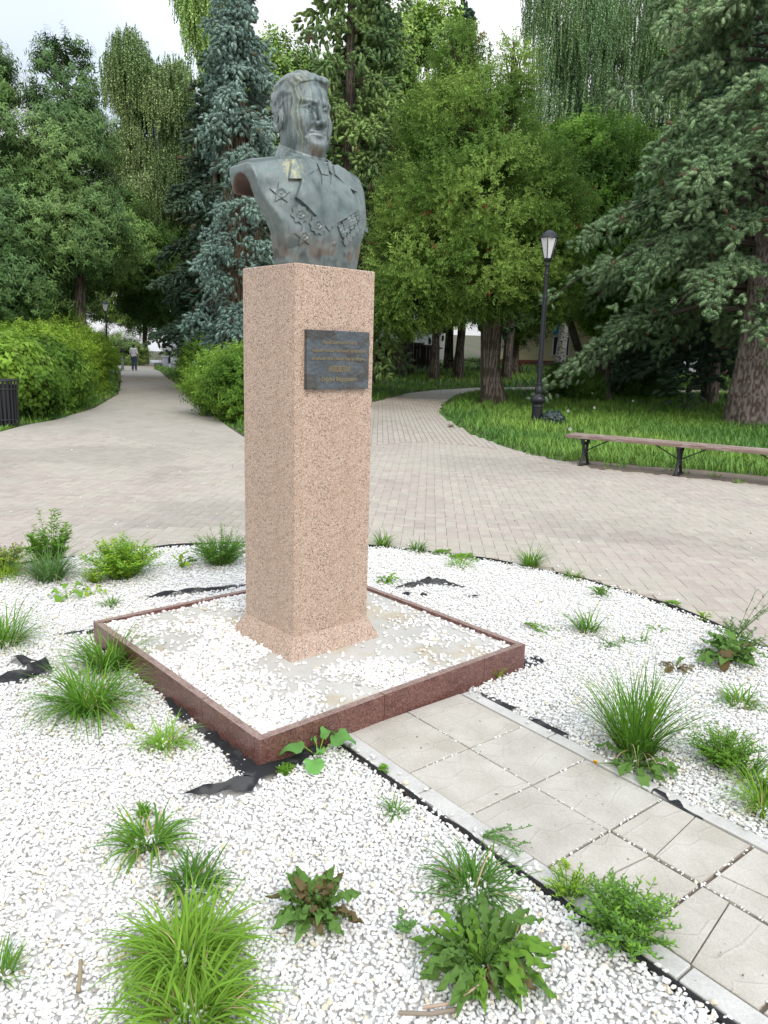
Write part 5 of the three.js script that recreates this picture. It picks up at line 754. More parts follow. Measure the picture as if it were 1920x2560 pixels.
{
  const shJ = [1, 2, 3].map((k) => shootGeo(40 + k, 1, 0.40, 64)), shB = [4, 5].map((k) => shootGeo(40 + k, 1, 0.40, 50)), shF = [6, 7].map((k) => shootGeo(40 + k, 1, 0.36, 36));
  // the big spruce on the right lawn
  spruce('huge blue green spruce at the right edge with a thick grey trunk and sweeping boughs', 9.25, -19.9, { h: 15, R: 5.4, tr: 0.40, shape: (az, y) => (y < 6 ? 1 - 0.6 * Math.exp(-Math.pow((az - 1.75) / 0.55, 2)) : 1), from: 2.9, per: 8, gap: 0.52, droop: 0.46, hang: 0.6, fan: 0.2, step: 0.125, shoot: 0.165, curtain: 0.9, drop: 3, pow: 0.55, wild: 1.2, gaps: 0.44, colA: [0.18, 0.29, 0.14], colB: [0.32, 0.45, 0.24], brown: 0.02, geos: shJ, bark: M.barkGrey, bare: 0.34, dead: 0.5 });
  spruce('darker spruce behind the big right one, its trunk in the grass', 14.6, -35.5, { h: 17, R: 4.6, tr: 0.3, from: 2.2, per: 5, gap: 0.6, droop: 0.5, shoot: 0.32, step: 0.26, colA: [0.060, 0.112, 0.060], colB: [0.105, 0.165, 0.090], geos: shF, dead: 0.2 });
  spruce('spruce between the bushy leaning tree and the big spruce', 11.2, -27, { h: 13, R: 3.6, tr: 0.22, from: 1.9, per: 5, gap: 0.5, droop: 0.5, shoot: 0.3, step: 0.24, colA: [0.060, 0.112, 0.063], colB: [0.105, 0.173, 0.098], geos: shF, dead: 0.2 });
  // blue spruce behind the bust, with hanging dead branches
  spruce('tall silvery blue spruce behind the shoulder of the bust', -4.15, -22.3, { h: 14.5, R: 1.62, tr: 0.19, from: 1.2, per: 6, gap: 0.42, droop: 0.62, hang: 0.9, fan: 0.3, step: 0.1, shoot: 0.125, curtain: 0.9, drop: 6, pow: 0.55, wild: 1.3, gaps: 0.465, colA: [0.18, 0.28, 0.235], colB: [0.32, 0.445, 0.385], brown: 0.006, geos: shB, dead: 1, deadL: 1.6 });
  spruce('dark green spruce left of the silvery blue one', -6.2, -28.5, { h: 11.6, R: 2.5, tr: 0.2, from: 2.3, per: 6, gap: 0.45, droop: 0.5, shoot: 0.2, step: 0.16, pow: 0.75, colA: [0.053, 0.098, 0.060], colB: [0.098, 0.158, 0.090], geos: shF, dead: 0.5, brown: 0.01 });
  spruce('reddish topped spruce between the birch and the blue spruce', -6.7, -34, { h: 17, R: 2.3, tr: 0.2, from: 6, per: 5, gap: 0.5, droop: 0.45, shoot: 0.28, step: 0.22, pow: 0.7, colA: [0.090, 0.128, 0.075], colB: [0.150, 0.180, 0.105], geos: shF, brown: 0.22 });
  spruce('tall ragged spruce behind the face of the bust', -1.45, -26.5, { h: 18, R: 2.5, tr: 0.27, from: 2.2, per: 5, gap: 0.5, droop: 0.6, hang: 0.9, fan: 0.3, shoot: 0.2, step: 0.17, curtain: 0.95, drop: 6, pow: 0.35, wild: 1, gaps: 0.43, colA: [0.131, 0.225, 0.094], colB: [0.277, 0.407, 0.131], geos: shF, dead: 1, brown: 0.012 });
  spruce('slender spruce top rising behind the apple tree', 3.3, -43, { h: 18.5, R: 2.2, tr: 0.2, from: 5, per: 5, gap: 0.6, droop: 0.4, shoot: 0.36, step: 0.28, colA: [0.053, 0.105, 0.068], colB: [0.090, 0.150, 0.090], geos: shF });
  for (let k = 0; k < 3; k++) spruce(['dark spruce behind the apple tree trunk, left of three', 'dark spruce behind the apple tree trunk, middle of three', 'dark spruce behind the apple tree trunk, right of three'][k], [1.03, 2.06, 3.3][k], [-38.5, -34.6, -36.2][k], { h: [13, 11, 12][k], R: 2.4, tr: 0.17, from: [3.4, 3.6, 3.2][k], per: 5, gap: 0.6, droop: 0.5, shoot: 0.34, step: 0.28, colA: [0.045, 0.090, 0.045], colB: [0.090, 0.135, 0.060], geos: shF, dead: 0.9 });

  const small = [sprig(1, 10, 0.32, 0.075, 0.038), sprig(2, 11, 0.36, 0.07, 0.042)], ash = [sprig(3, 16, 0.5, 0.115, 0.045, { up: 0.1 }), sprig(4, 14, 0.45, 0.12, 0.048, { up: 0.0 })], med = [sprig(5, 9, 0.36, 0.12, 0.075), sprig(6, 8, 0.4, 0.13, 0.07)], str = [strand(1, 22, 0.8, 0.10), strand(2, 24, 1.0, 0.09)];
  // apple tree right of the pedestal: wide crown reaching low on the left
  broadTree('wide apple tree with leaning split trunk and drooping fresh green crown', 'apple tree', 3.3, -24.6, { name: 'apple_tree', tr: 0.27, th: 4.2, geos: small, n: 27000, size: 1.0, hang: -0.1, freq: 1.7, thr: 0.5, limbs: 22, trunks: [[[0.25, 0, 0], [-0.05, 3.2, 0], 0.25, [[0.1, 0.7, 0], [-0.08, 1.6, 0], [-0.12, 2.4, 0]]], [[-0.1, 2.0, 0], [0.5, 4.6, 0.2], 0.2], [[-0.1, 2.2, 0], [-1.4, 4.4, 0.2], 0.16]], colA: [0.18, 0.32, 0.065], colB: [0.36, 0.53, 0.13], colC: [0.30, 0.13, 0.06], pC: 0.004,
    blobs: [[-0.7, 5.8, 0.4, 3.0, 2.3, 2.6, 30], [-2.3, 3.9, 0.6, 1.7, 1.6, 1.8, 13], [1.0, 5.0, 0.5, 1.5, 2.0, 2.0, 12], [-1.1, 8.1, 0, 2.0, 1.4, 1.9, 13], [-0.4, 3.9, 1.2, 2.0, 1.3, 1.4, 12], [-2.6, 5.4, 0, 1.2, 1.5, 1.4, 7], [1.6, 3.7, 0.5, 0.9, 1.2, 1.2, 4], [-1.5, 9.8, 0, 0.8, 1.0, 0.8, 2.5], [0.2, 9.6, 0, 0.5, 1.2, 0.5, 1.4], [-2.9, 2.9, 0.8, 1.0, 0.8, 1.0, 4]] });
  { const R = rng(3), t = thing('young_shoots', 'thin upright leafy shoots standing above the apple tree against the sky', 'shoots', 3.3, 0, -25.2), st = new GB(), lf = new GB(); for (const [dx, h] of [[-1.55, 10.9], [-1.2, 11.2], [-0.75, 10.6], [-0.5, 10.8], [-1.9, 10.2]]) { const a = V(dx * 0.8, 8, 0), b = V(dx, h, (R() - 0.5)); st.tube(bend(a, b, 0, 5, R, 0.06), taper(0.02, 0.006), 4); for (let k = 0; k < 90; k++) { const u = 0.35 + 0.65 * R(), q = R() * 6.28; lf.leaf(a.clone().lerp(b, u), V(Math.cos(q), 0.5 - R() * 0.6, Math.sin(q)).normalize(), V(R() - 0.5, 1, R() - 0.5).normalize(), 0.13, 0.06); } } part(t, 'stems', st.geo(), M.twig); stuffPart(t, 'leaves', lf.geo(), leafMat('shoot leaf', { color: rgb(0.12, 0.2, 0.05) })); }
  // dense tree with ivy-dark base and leaning stem between apple and big spruce
  broadTree('dense dark tree with two trunks leaning left behind the street lamp', 'tree', 7.2, -27.2, { tr: 0.3, th: 5, geos: med, n: 15000, size: 0.9, freq: 1.2, thr: 0.45, trunks: [[[0.2, 0, 0], [0.1, 3.2, 0], 0.42], [[-0.2, 0, -0.3], [-2.2, 4.2, -0.3], 0.17, [[-0.35, 1.2, -0.3], [-0.9, 2.6, -0.3], [-1.6, 3.6, -0.3]]]], bark: M.barkDark, colA: [0.123, 0.245, 0.048], colB: [0.294, 0.514, 0.087], blobs: [[-1.2, 6.0, 0, 2.7, 2.3, 2.0, 22], [0.7, 4.6, 0.2, 2.0, 2.4, 1.7, 15], [-0.6, 7.8, 0, 2.0, 1.2, 1.6, 9], [0.3, 2.7, 0.2, 0.8, 0.6, 0.8, 2.5], [-1.6, 4.7, 0, 1.5, 0.9, 1.2, 6], [2.2, 6.8, 0, 1.8, 1.6, 1.5, 8]] });
  for (const [lb, x, z, r, h, n] of [['dark leafy bush round the foot of the leaning double trunk', 6.3, -26.6, 0.95, 1.2, 2200], ['low dark bush right of the double trunk, before the silver car', 9.3, -28.6, 1.1, 0.95, 2000]]) broadTree(lb, 'bush', x, z, { name: 'bush', tr: 0.06, th: 0.6, geos: med, n, size: 0.62, floor: 0.05, freq: 1.6, thr: 0.42, limbs: 12, colA: [0.073, 0.160, 0.039], colB: [0.183, 0.330, 0.067], blobs: [[0, h * 0.5, 0, r, h * 0.55, r * 0.8, 3], [r * 0.5, h * 0.35, 0.2, r * 0.6, h * 0.4, r * 0.6, 1]] });
  // left: ash trees behind the hedge
  const ashO = { name: 'ash_tree', solid: true, geos: ash, freq: 1.45, thr: 0.55, hang: 0.0, bark: M.barkDark, limbs: 12, colA: [0.088, 0.184, 0.052], colB: [0.184, 0.315, 0.088] };
  broadTree('tall ash tree whose crown tops the left side of the picture', 'ash tree', -10.4, -26.5, { ...ashO, tr: 0.24, th: 8, n: 9500, size: 0.9, blobs: [[-0.3, 7.4, 0, 1.7, 1.9, 1.7, 12], [-0.1, 9.5, 0, 0.9, 1.5, 0.9, 4.5], [0.35, 8.0, 0, 0.5, 0.9, 0.7, 2.0], [-0.4, 5.2, 0.3, 2.1, 1.6, 2.0, 13], [-1.7, 3.4, 0.4, 1.7, 1.4, 1.9, 11], [-2.2, 3.2, 0.2, 1.6, 1.5, 1.5, 8], [0.9, 4.7, 0.3, 1.0, 0.9, 1.2, 4]] });
  broadTree('spreading ash tree cut by the left edge of the picture', 'ash tree', -13.2, -25.5, { ...ashO, tr: 0.26, th: 7, n: 9500, size: 0.95, blobs: [[0.1, 7.2, 0, 1.9, 1.7, 1.8, 12], [0.7, 9.3, 0, 0.7, 1.1, 0.9, 4], [-0.6, 9.9, 0, 0.6, 1.0, 0.8, 3], [0.3, 5.0, 0.4, 2.4, 1.6, 2.0, 14], [0.6, 3.2, 0.5, 2.2, 1.3, 1.8, 12], [-1.8, 5.0, 0, 2.0, 2.6, 2.0, 10]] });
  broadTree('dark broadleaf tree arching over the far end of the left path', 'tree', -15.0, -36, { solid: true, geos: ash, tr: 0.25, th: 5, n: 9000, size: 1.15, freq: 0.8, thr: 0.44, bark: M.barkDark, colA: [0.085, 0.183, 0.048], colB: [0.196, 0.356, 0.077], blobs: [[1.6, 6.2, 0, 3.2, 2.4, 2.6, 12], [3.4, 5.4, 0.5, 2.2, 1.2, 1.8, 8], [-1.6, 6.2, 0.4, 2.0, 1.5, 1.8, 7]] });
  broadTree('round headed tree behind the dark green spruce', 'tree', -10.4, -40, { solid: true, geos: ash, tr: 0.26, th: 5, n: 8000, size: 1.2, freq: 0.8, thr: 0.44, bark: M.barkDark, colA: [0.098, 0.209, 0.054], colB: [0.232, 0.405, 0.097], blobs: [[0, 5.6, 0, 3.2, 2.4, 2.6, 12], [-0.4, 3.6, 0.6, 2.6, 1.0, 2, 5], [1.5, 8.2, 0, 2.2, 1.5, 1.8, 6]] });
  // birches: hanging strands
  const bir = { name: 'birch', solid: true, geos: str, strand: true, bark: M.birchBark, freq: 1.0, thr: 0.5, core: 0.1, limbs: 16, hang: -1 };
  broadTree('tall weeping birch against the sky left of the spruces', 'birch', -9.9, -38, { ...bir, tr: 0.17, th: 13, lean: [-1.2, 0], n: 8200, colA: [0.208, 0.318, 0.110], colB: [0.350, 0.459, 0.186], blobs: [[-2.1, 13.6, 0, 1.3, 2.0, 1.3, 9], [-0.4, 12.4, 0, 1.5, 2.3, 1.5, 9], [-2.2, 11.2, 0, 1.3, 1.6, 1.5, 6], [-0.2, 9.4, 0, 1.6, 1.6, 1.6, 7], [-1.6, 8.2, 0.3, 1.7, 1.5, 1.5, 5]] });
  broadTree('birch whose hanging twigs show at the top beside the blue spruce', 'birch', -6.7, -31, { ...bir, tr: 0.18, th: 13, lean: [0.2, 0], n: 2600, colA: [0.285, 0.459, 0.131], colB: [0.438, 0.634, 0.198], blobs: [[-0.2, 14.2, 0, 1.4, 2.0, 1.4, 10], [0.4, 12.4, 0, 1.1, 1.8, 1.1, 6]] });
  broadTree('weeping birch with long hanging curtains behind the apple tree', 'birch', 9.4, -43, { ...bir, tr: 0.24, th: 19, lean: [0.4, 0], n: 8000, colA: [0.154, 0.285, 0.120], colB: [0.274, 0.426, 0.186], blobs: [[-1.4, 18.0, 0, 1.9, 3.6, 1.8, 10], [0.4, 16.5, 0.3, 2.0, 3.8, 1.8, 11], [2.6, 17.2, 0, 1.9, 3.8, 1.8, 10], [-1.0, 12.8, 0, 2.4, 2.2, 2.0, 8], [1.8, 12.6, 0, 2.2, 2.4, 2.0, 8]] });
  broadTree('second weeping birch at the top right, nearer the big spruce', 'birch', 14.4, -42, { ...bir, tr: 0.24, th: 18, lean: [-0.3, 0], n: 6000, colA: [0.186, 0.329, 0.120], colB: [0.306, 0.481, 0.186], blobs: [[-0.8, 17.5, 0, 1.8, 3.6, 1.8, 10], [1.4, 16.8, 0.3, 2.0, 3.8, 1.8, 11], [0.2, 12.8, 0, 2.4, 2.6, 2.0, 9]] });
  // backdrop trees, each its own
  const bk = (lb, x, z, h, rx, n, cA, cB, g = med, size = 1.35) => broadTree(lb, 'tree', x, z, { solid: true, geos: g, tr: 0.24, th: h * 0.5, n, size, freq: 0.7, thr: 0.45, limbs: 8, bark: M.barkDark, colA: cA, colB: cB, blobs: [[0, h * 0.5, 0, rx, h * 0.3, rx * 0.8, 12], [-rx * 0.3, h * 0.76, 0, rx * 0.7, h * 0.2, rx * 0.6, 7], [rx * 0.4, h * 0.72, 0, rx * 0.6, h * 0.2, rx * 0.6, 5], [0, h * 0.36, 0.5, rx * 0.9, h * 0.12, rx * 0.7, 5]] });
  const yg = [[0.20, 0.35, 0.06], [0.37, 0.54, 0.10]], mg = [[0.13, 0.25, 0.05], [0.25, 0.39, 0.085]], dg = [[0.09, 0.18, 0.045], [0.18, 0.30, 0.075]];
  bk('fresh yellow green tree seen between the blue spruce and the bust', -4.6, -38, 15.5, 3.0, 8000, ...yg); bk('light green tree behind the ragged spruce, right of the bust', 0.6, -37, 17.5, 2.7, 8500, ...yg);
  bk('light tree behind the top of the apple tree', 3.6, -40, 13.5, 3.0, 6500, ...mg); bk('dark tree filling the gap behind the bust and pedestal', -3.4, -44, 9.5, 3.8, 6500, ...dg, ash); bk('broad dark tree behind the low railing, right of the apple trunk', 6.6, -41, 8.6, 2.4, 4500, ...dg, ash);
  bk('green tree above the yellow house', 12.5, -47, 13, 3.6, 6500, ...mg, ash, 1.5); bk('green tree at the far right behind the big spruce', 19, -44, 14, 4.2, 6500, ...mg, ash, 1.5); bk('dark tree behind the left ash trees', -18.5, -38, 11, 4.2, 6500, ...dg, ash, 1.5); bk('far tree beyond the end of the left path', -20.5, -66, 12, 5, 5000, ...mg, ash, 1.7); bk('far tree right of the end of the left path', -13.8, -60, 12, 4.5, 5000, ...dg, ash, 1.7); bk('far tree left of the end of the left path', -27, -62, 13, 5, 4500, ...dg, ash, 1.7);
  for (const [lb, x, z] of [['low shrubs beyond the far end of the left path, left clump', -21.5, -60], ['low shrubs beyond the far end of the left path, right clump', -14.2, -58]]) broadTree(lb, 'bush', x, z, { name: 'bush', solid: true, tr: 0.06, th: 0.8, geos: ash, n: 1500, size: 1.1, floor: 0.05, limbs: 4, colA: [0.12, 0.22, 0.05], colB: [0.24, 0.36, 0.09], blobs: [[0, 1.1, 0, 2.6, 1.3, 1.2, 3], [1.5, 0.8, 0.3, 1.6, 0.9, 1, 2]] });
  bk('tall ash behind the left edge of the picture', -17.6, -31, 9.4, 2.8, 6000, ...dg, ash, 1.2);
}

// ---------------------------------------------------------------- hedges along the left path
{
  const hg = [sprig(21, 9, 0.30, 0.115, 0.085, { up: 0.3 }), sprig(22, 8, 0.34, 0.12, 0.09, { up: 0.2 })], hs = [sprig(23, 12, 0.3, 0.075, 0.05, { up: 0.3 }), sprig(24, 11, 0.32, 0.08, 0.05, { up: 0.3 })];
  const hedge = (lb, x, z, blobs, n, geos, A, B, o = {}) => broadTree(lb, 'hedge', x, z, { name: 'hedge', tr: 0.05, th: 0.5, geos, n, size: 0.85, floor: 0.06, freq: 1.1, thr: 0.36, core: 0.45, limbs: 6, hang: 0.15, wob: 0.75, bark: M.twig, colA: A, colB: B, blobs, ...o });
  hedge('near broad-leaved hedge beside the bin at the left edge', -9.2, -16.6, [[0.9, 0.75, 0.3, 1.25, 0.85, 1.3, 10], [-0.6, 0.8, 0, 1.7, 0.85, 1.5, 8], [0.6, 0.8, -1.7, 1.35, 0.95, 1.4, 7], [-2.4, 0.8, 0, 1.5, 0.85, 1.5, 5]], 7500, hg, [0.14, 0.27, 0.04], [0.30, 0.48, 0.07], { colC: [0.6, 0.58, 0.42], pC: 0.004 });
  hedge('long bright yellow green hedge on the left of the path', -9.9, -24, [[0.75, 0.95, 4.2, 1.3, 1.05, 1.6, 8], [0.1, 1.0, 1.8, 1.4, 1.15, 1.8, 9], [-0.5, 1.1, -0.9, 1.5, 1.2, 1.9, 9], [-1.8, 1.2, -3.6, 1.4, 1.25, 2.0, 8], [-3.0, 1.2, -6.2, 1.3, 1.2, 1.8, 6]], 12500, hs, [0.22, 0.38, 0.045], [0.40, 0.58, 0.08]);
  hedge('tall dark shrub at the far end of the left hedge under the lamp', -14.0, -33.5, [[0, 0.95, 0, 1.4, 0.95, 1.4, 5], [0.9, 0.8, 0.4, 1.1, 0.8, 1.2, 4]], 3200, hs, [0.09, 0.18, 0.035], [0.17, 0.30, 0.05]);
  hedge('rounded hedge bush right of the path, half hidden by the pedestal', -2.95, -17.6, [[0.1, 0.8, 0.2, 1.05, 0.85, 1.1, 9], [-0.75, 0.75, -1.2, 1.0, 0.8, 1.2, 7], [1.0, 0.75, 0.6, 0.9, 0.8, 0.9, 5]], 6500, hs, [0.15, 0.30, 0.045], [0.32, 0.52, 0.08], { colC: [0.6, 0.58, 0.42], pC: 0.004 });
  hedge('further hedge right of the path below the dark spruces', -5.8, -27.6, [[0.9, 0.85, 3.2, 1.0, 0.9, 1.4, 6], [0.1, 0.9, 1.0, 1.1, 0.95, 1.5, 7], [-0.8, 0.9, -2.0, 1.1, 0.95, 1.9, 7], [-1.9, 0.9, -5.0, 1.1, 0.9, 1.8, 5]], 8500, hs, [0.14, 0.28, 0.045], [0.27, 0.45, 0.07]);
}
// ---------------------------------------------------------------- lawns
const DIRT = [[2.7, -11.9], [3.06, -11.17], [4.07, -10.69], [5.07, -10.03], [8, -9], [8, -10.3], [6.4, -10.5], [5.4, -10.95], [4.6, -11.45], [3.9, -11.6], [3.3, -12.0]];
{
  const g = new THREE.ShapeGeometry(new THREE.Shape(DIRT.map(([x, z]) => new THREE.Vector2(x, -z)))); g.rotateX(-Math.PI / 2); g.translate(0, -0.008, 0); boxUV(g); struct('dirt', g, M.dirt);
  const mk = (seed, n, r, h, W) => { const R = rng(seed), gb = new GB(); for (let i = 0; i < n; i++) { const a = R() * 6.283, q = Math.sqrt(R()) * r; gb.blade(V(Math.cos(a) * q, 0, Math.sin(a) * q), R() * 6.283, h * (0.5 + 0.6 * R()), 0.05 + 0.4 * R(), 0.3 + 1.1 * R(), W * (0.7 + 0.6 * R()), 3); } return gb.geo(); };
  const geos = [mk(1, 22, 0.13, 0.34, 0.012), mk(2, 22, 0.14, 0.28, 0.012), mk(3, 20, 0.12, 0.2, 0.013)], ms = [[], [], []], cols = [[], [], []], R = rng(44);
  for (let z = -9.2, s; z > -58; z -= s * 0.9) { s = z > -15 ? 0.135 : z > -22 ? 0.18 : z > -32 ? 0.27 : 0.46; for (let x = -40; x < 34; x += s) {
    const px = x + (R() - 0.5) * s * 1.6, pz = z + (R() - 0.5) * s * 1.6; if (!near(px, 0.2, pz, 1.1) || inPoly(PAVE, px, pz)) continue;
    const edge = inPoly(PAVE, px - 0.22, pz) || inPoly(PAVE, px + 0.22, pz) || inPoly(PAVE, px, pz + 0.25) || inPoly(PAVE, px, pz - 0.25), dirt = inPoly(DIRT, px, pz);
    if (dirt && (R() > 0.1 || fbm(px * 2, pz * 2, 3, 2) < 0.52)) continue; const tall = fbm(px * 0.5, pz * 0.5, 6, 3), k = edge || dirt ? 2 : tall > 0.5 ? 0 : R() < 0.6 ? 1 : 0;
    const hue = fbm(px * 0.6, pz * 0.6, 9, 3), c = lerp3([0.09, 0.225, 0.03], [0.21, 0.37, 0.05], clamp(0.5 + (hue - 0.5) * 2.4)), m = 0.8 + 0.4 * R(), far = s / 0.16;
    ms[k].push(mat4(V(px, gh(px, pz) - 0.03, pz), V((R() - 0.5) * 0.2, 1, (R() - 0.5) * 0.2).normalize(), R() * 6.28, (edge ? 0.45 : 0.62) * (0.8 + 0.5 * R()) * (1 + 0.12 * Math.min(far, 3) - 0.12), 1 + Math.max(0, far - 1) * 0.3)); cols[k].push(rgb(c[0] * m, c[1] * m, c[2] * m));
  } }
  const gr = new THREE.Group(); gr.name = 'lawn_grass'; gr.userData = { kind: 'stuff', label: 'long bright green grass of the lawns beside the paths', category: 'grass' }; scene.add(gr);
  geos.forEach((g2, k) => inst(gr, 'grass', g2, std({ color: rgb(1, 1, 1), roughness: 0.6, side: THREE.DoubleSide }), ms[k], cols[k]));
  // dandelion clocks standing in the right lawn
  const clocks = [[4.2, -17.9, 'white dandelion clock in the grass right of the black bag'], [7.1, -22.4, 'white dandelion clock in the shade left of the big spruce trunk'], [5.2, -19.4, 'small white dandelion clock between the lamp and the big spruce'], [3.2, -13.4, 'white dandelion clock at the lawn edge behind the bench'], [6.6, -25, 'white dandelion clock far back in the right lawn'], [1.9, -27.6, 'white dandelion clock in the lawn beyond the curved path']];
  for (const [x, z, lb] of clocks) { const t = thing('dandelion_clock', lb, 'dandelion', x, gh(x, z) - 0.02, z), gb = new GB(), r = rng(7); for (let i = 0; i < 90; i++) { const d = V(r() - 0.5, r() - 0.5, r() - 0.5).normalize(), s = V(d.y, -d.x, 0.2).normalize().multiplyScalar(0.004), e = d.clone().multiplyScalar(0.03); gb.t(gb.v(0, 0.38, 0), gb.v(e.x + s.x, 0.38 + e.y + s.y, e.z), gb.v(e.x - s.x, 0.38 + e.y - s.y, e.z)); } part(t, 'stalk', new GB().tube([V(0, 0, 0), V(0.01, 0.2, 0), V(0, 0.38, 0)], 0.003, 4).geo(), G_.herb); part(t, 'seed_head', gb.geo(), std({ color: rgb(0.7, 0.7, 0.68), side: THREE.DoubleSide })); }
}
// ---------------------------------------------------------------- street lamps
{
  const t = thing('street_lamp', 'black cast iron street lamp on the right lawn beside the curved path', 'street lamp', 3.6, -0.03, -18.5, 0.2), B = M.blackPaint, k = 0.955;
  part(t, 'base', lathe([[0, 0], [0.15, 0], [0.15, 0.03], [0.132, 0.06], [0.128, 0.42], [0.138, 0.44], [0.138, 0.475], [0.125, 0.5], [0.13, 0.53], [0.168, 0.57], [0.172, 0.63], [0.16, 0.68], [0.11, 0.735], [0.085, 0.75], [0.085, 0.775], [0.095, 0.79], [0.098, 0.85], [0.085, 0.92], [0.06, 0.97], [0.075, 0.985], [0.075, 1.02], [0.066, 1.04]].map(([r, y]) => [r, y * k]), 20), B);
  const fl = new GB(); for (let j = 0; j < 12; j++) { const a = (j / 12) * 6.283, p = (r, y) => V(Math.cos(a) * r, y * k, Math.sin(a) * r); fl.tube([p(0.12, 0.54), p(0.166, 0.585), p(0.168, 0.64), p(0.108, 0.73)], 0.012, 4); } stuffPart(t, 'ornament', fl.geo(), B);
  const sh = new GB(), n = 16; { let prev; for (const [y, r] of [[1.03, 0.07], [3.1, 0.052]]) { const ring = []; for (let j = 0; j < n; j++) { const a = (j / n) * 6.283, q = r * (j % 2 ? 0.9 : 1.04); ring.push(sh.v(Math.cos(a) * q, y * k, Math.sin(a) * q)); } if (prev) for (let j = 0; j < n; j++) sh.q(prev[j], ring[j], ring[(j + 1) % n], prev[(j + 1) % n]); prev = ring; } }
  part(t, 'shaft', sh.geo(true), B); part(t, 'neck', lathe([[0.06, 3.08], [0.06, 3.12], [0.048, 3.14], [0.045, 3.6], [0.062, 3.62], [0.062, 3.65], [0.045, 3.67], [0.05, 3.74], [0.05, 3.76], [0.042, 3.8], [0.065, 3.83], [0.065, 3.86], [0.05, 3.88], [0.05, 3.93], [0.095, 3.965], [0.095, 3.985], [0, 3.985]].map(([r, y]) => [r, y * k]), 16), B);
  const L = new THREE.Group(); L.name = 'lantern'; t.add(L); const y0 = 3.985 * k, y1 = 4.47 * k, r0 = 0.088, r1 = 0.205;
  const corner = (j, r, y) => V(Math.cos((j / 6) * 6.283) * r, y, Math.sin((j / 6) * 6.283) * r), fr = new GB();
  for (let j = 0; j < 6; j++) { fr.tube([corner(j, r0, y0), corner(j, r1, y1)], 0.011, 4); fr.tube([corner(j, r0, y0 + 0.008), corner(j + 1, r0, y0 + 0.008)], 0.011, 4); fr.tube([corner(j, r1, y1), corner(j + 1, r1, y1)], 0.013, 4); const g = new GB(), a = corner(j, r0 - 0.004, y0 + 0.01), b = corner(j + 1, r0 - 0.004, y0 + 0.01), c = corner(j + 1, r1 - 0.004, y1), d = corner(j, r1 - 0.004, y1); g.q(...[a, b, c, d].map((p) => g.v(p.x, p.y, p.z))); part(L, 'pane', g.geo(), M.frost); }
  part(L, 'frame', fr.geo(), B); part(L, 'roof', lathe([[0.235, 4.46], [0.235, 4.485], [0.205, 4.505], [0.17, 4.56], [0.13, 4.6], [0.06, 4.635], [0.025, 4.645], [0.025, 4.665], [0, 4.67]].map(([r, y]) => [r, y * k]), 6), B);
  copyOf(t, 'farther black street lamp rising above the end of the left hedge', -17.25, -0.3, -48, 0.6);
}
// ---------------------------------------------------------------- bench
{
  const t = thing('park_bench', 'long backless wooden park bench on dark cast iron legs at the lawn edge', 'bench', 2.93, 0, -11.42, -0.576), R = rng(12);
  for (let k = 0; k < 3; k++) { const g = new RoundedBoxGeometry(3.75, 0.048, 0.118, 1, 0.006), u = g.attributes.uv, p = g.attributes.position; for (let i = 0; i < p.count; i++) u.setXY(i, p.getX(i) * 0.7 + k * 0.37, (p.getZ(i) + p.getY(i)) * 2.2 + k * 0.3); const m = part(t, 'plank', g, M.wood); m.position.set(1.62 + (R() - 0.5) * 0.02, 0.432 + (R() - 0.5) * 0.004, -0.02 - k * 0.123); m.rotation.x = (R() - 0.5) * 0.02; }
  const legShape = () => { const gb = new GB(), at = (z, y) => V(0, y, z); gb.tube([at(0.02, 0), at(0.02, 0.03), at(-0.035, 0.1), at(-0.075, 0.2), at(-0.06, 0.29), at(-0.02, 0.345), at(-0.02, 0.395)], [0.03, 0.022, 0.021, 0.024, 0.022, 0.026, 0.03], 8); gb.tube([at(-0.3, 0), at(-0.3, 0.03), at(-0.245, 0.1), at(-0.205, 0.2), at(-0.22, 0.29), at(-0.26, 0.345), at(-0.26, 0.395)], [0.03, 0.022, 0.021, 0.024, 0.022, 0.026, 0.03], 8); gb.tube([at(-0.05, 0.12), at(-0.14, 0.16), at(-0.23, 0.12)], 0.016, 6); gb.tube([at(-0.07, 0.22), at(-0.14, 0.2), at(-0.21, 0.22)], 0.02, 6); gb.tube([at(-0.06, 0.29), at(-0.14, 0.34), at(-0.22, 0.29)], 0.016, 6); gb.box(-0.03, 0.03, 0.385, 0.408, -0.32, 0.04); gb.box(-0.035, 0.035, 0, 0.012, -0.34, 0.06); return gb.geo(); };
  const lg = legShape(); for (const x of [0, 1.37, 2.74]) { const m = part(t, 'leg', lg, M.iron); m.position.x = x; part(t, 'brace', new GB().tube([V(x + 0.02, 0.22, -0.14), V(x + 0.36, 0.4, -0.14)], 0.008, 6).geo(), M.iron); if (x > 0) part(t, 'brace', new GB().tube([V(x - 0.02, 0.22, -0.14), V(x - 0.36, 0.4, -0.14)], 0.008, 6).geo(), M.iron); }
}
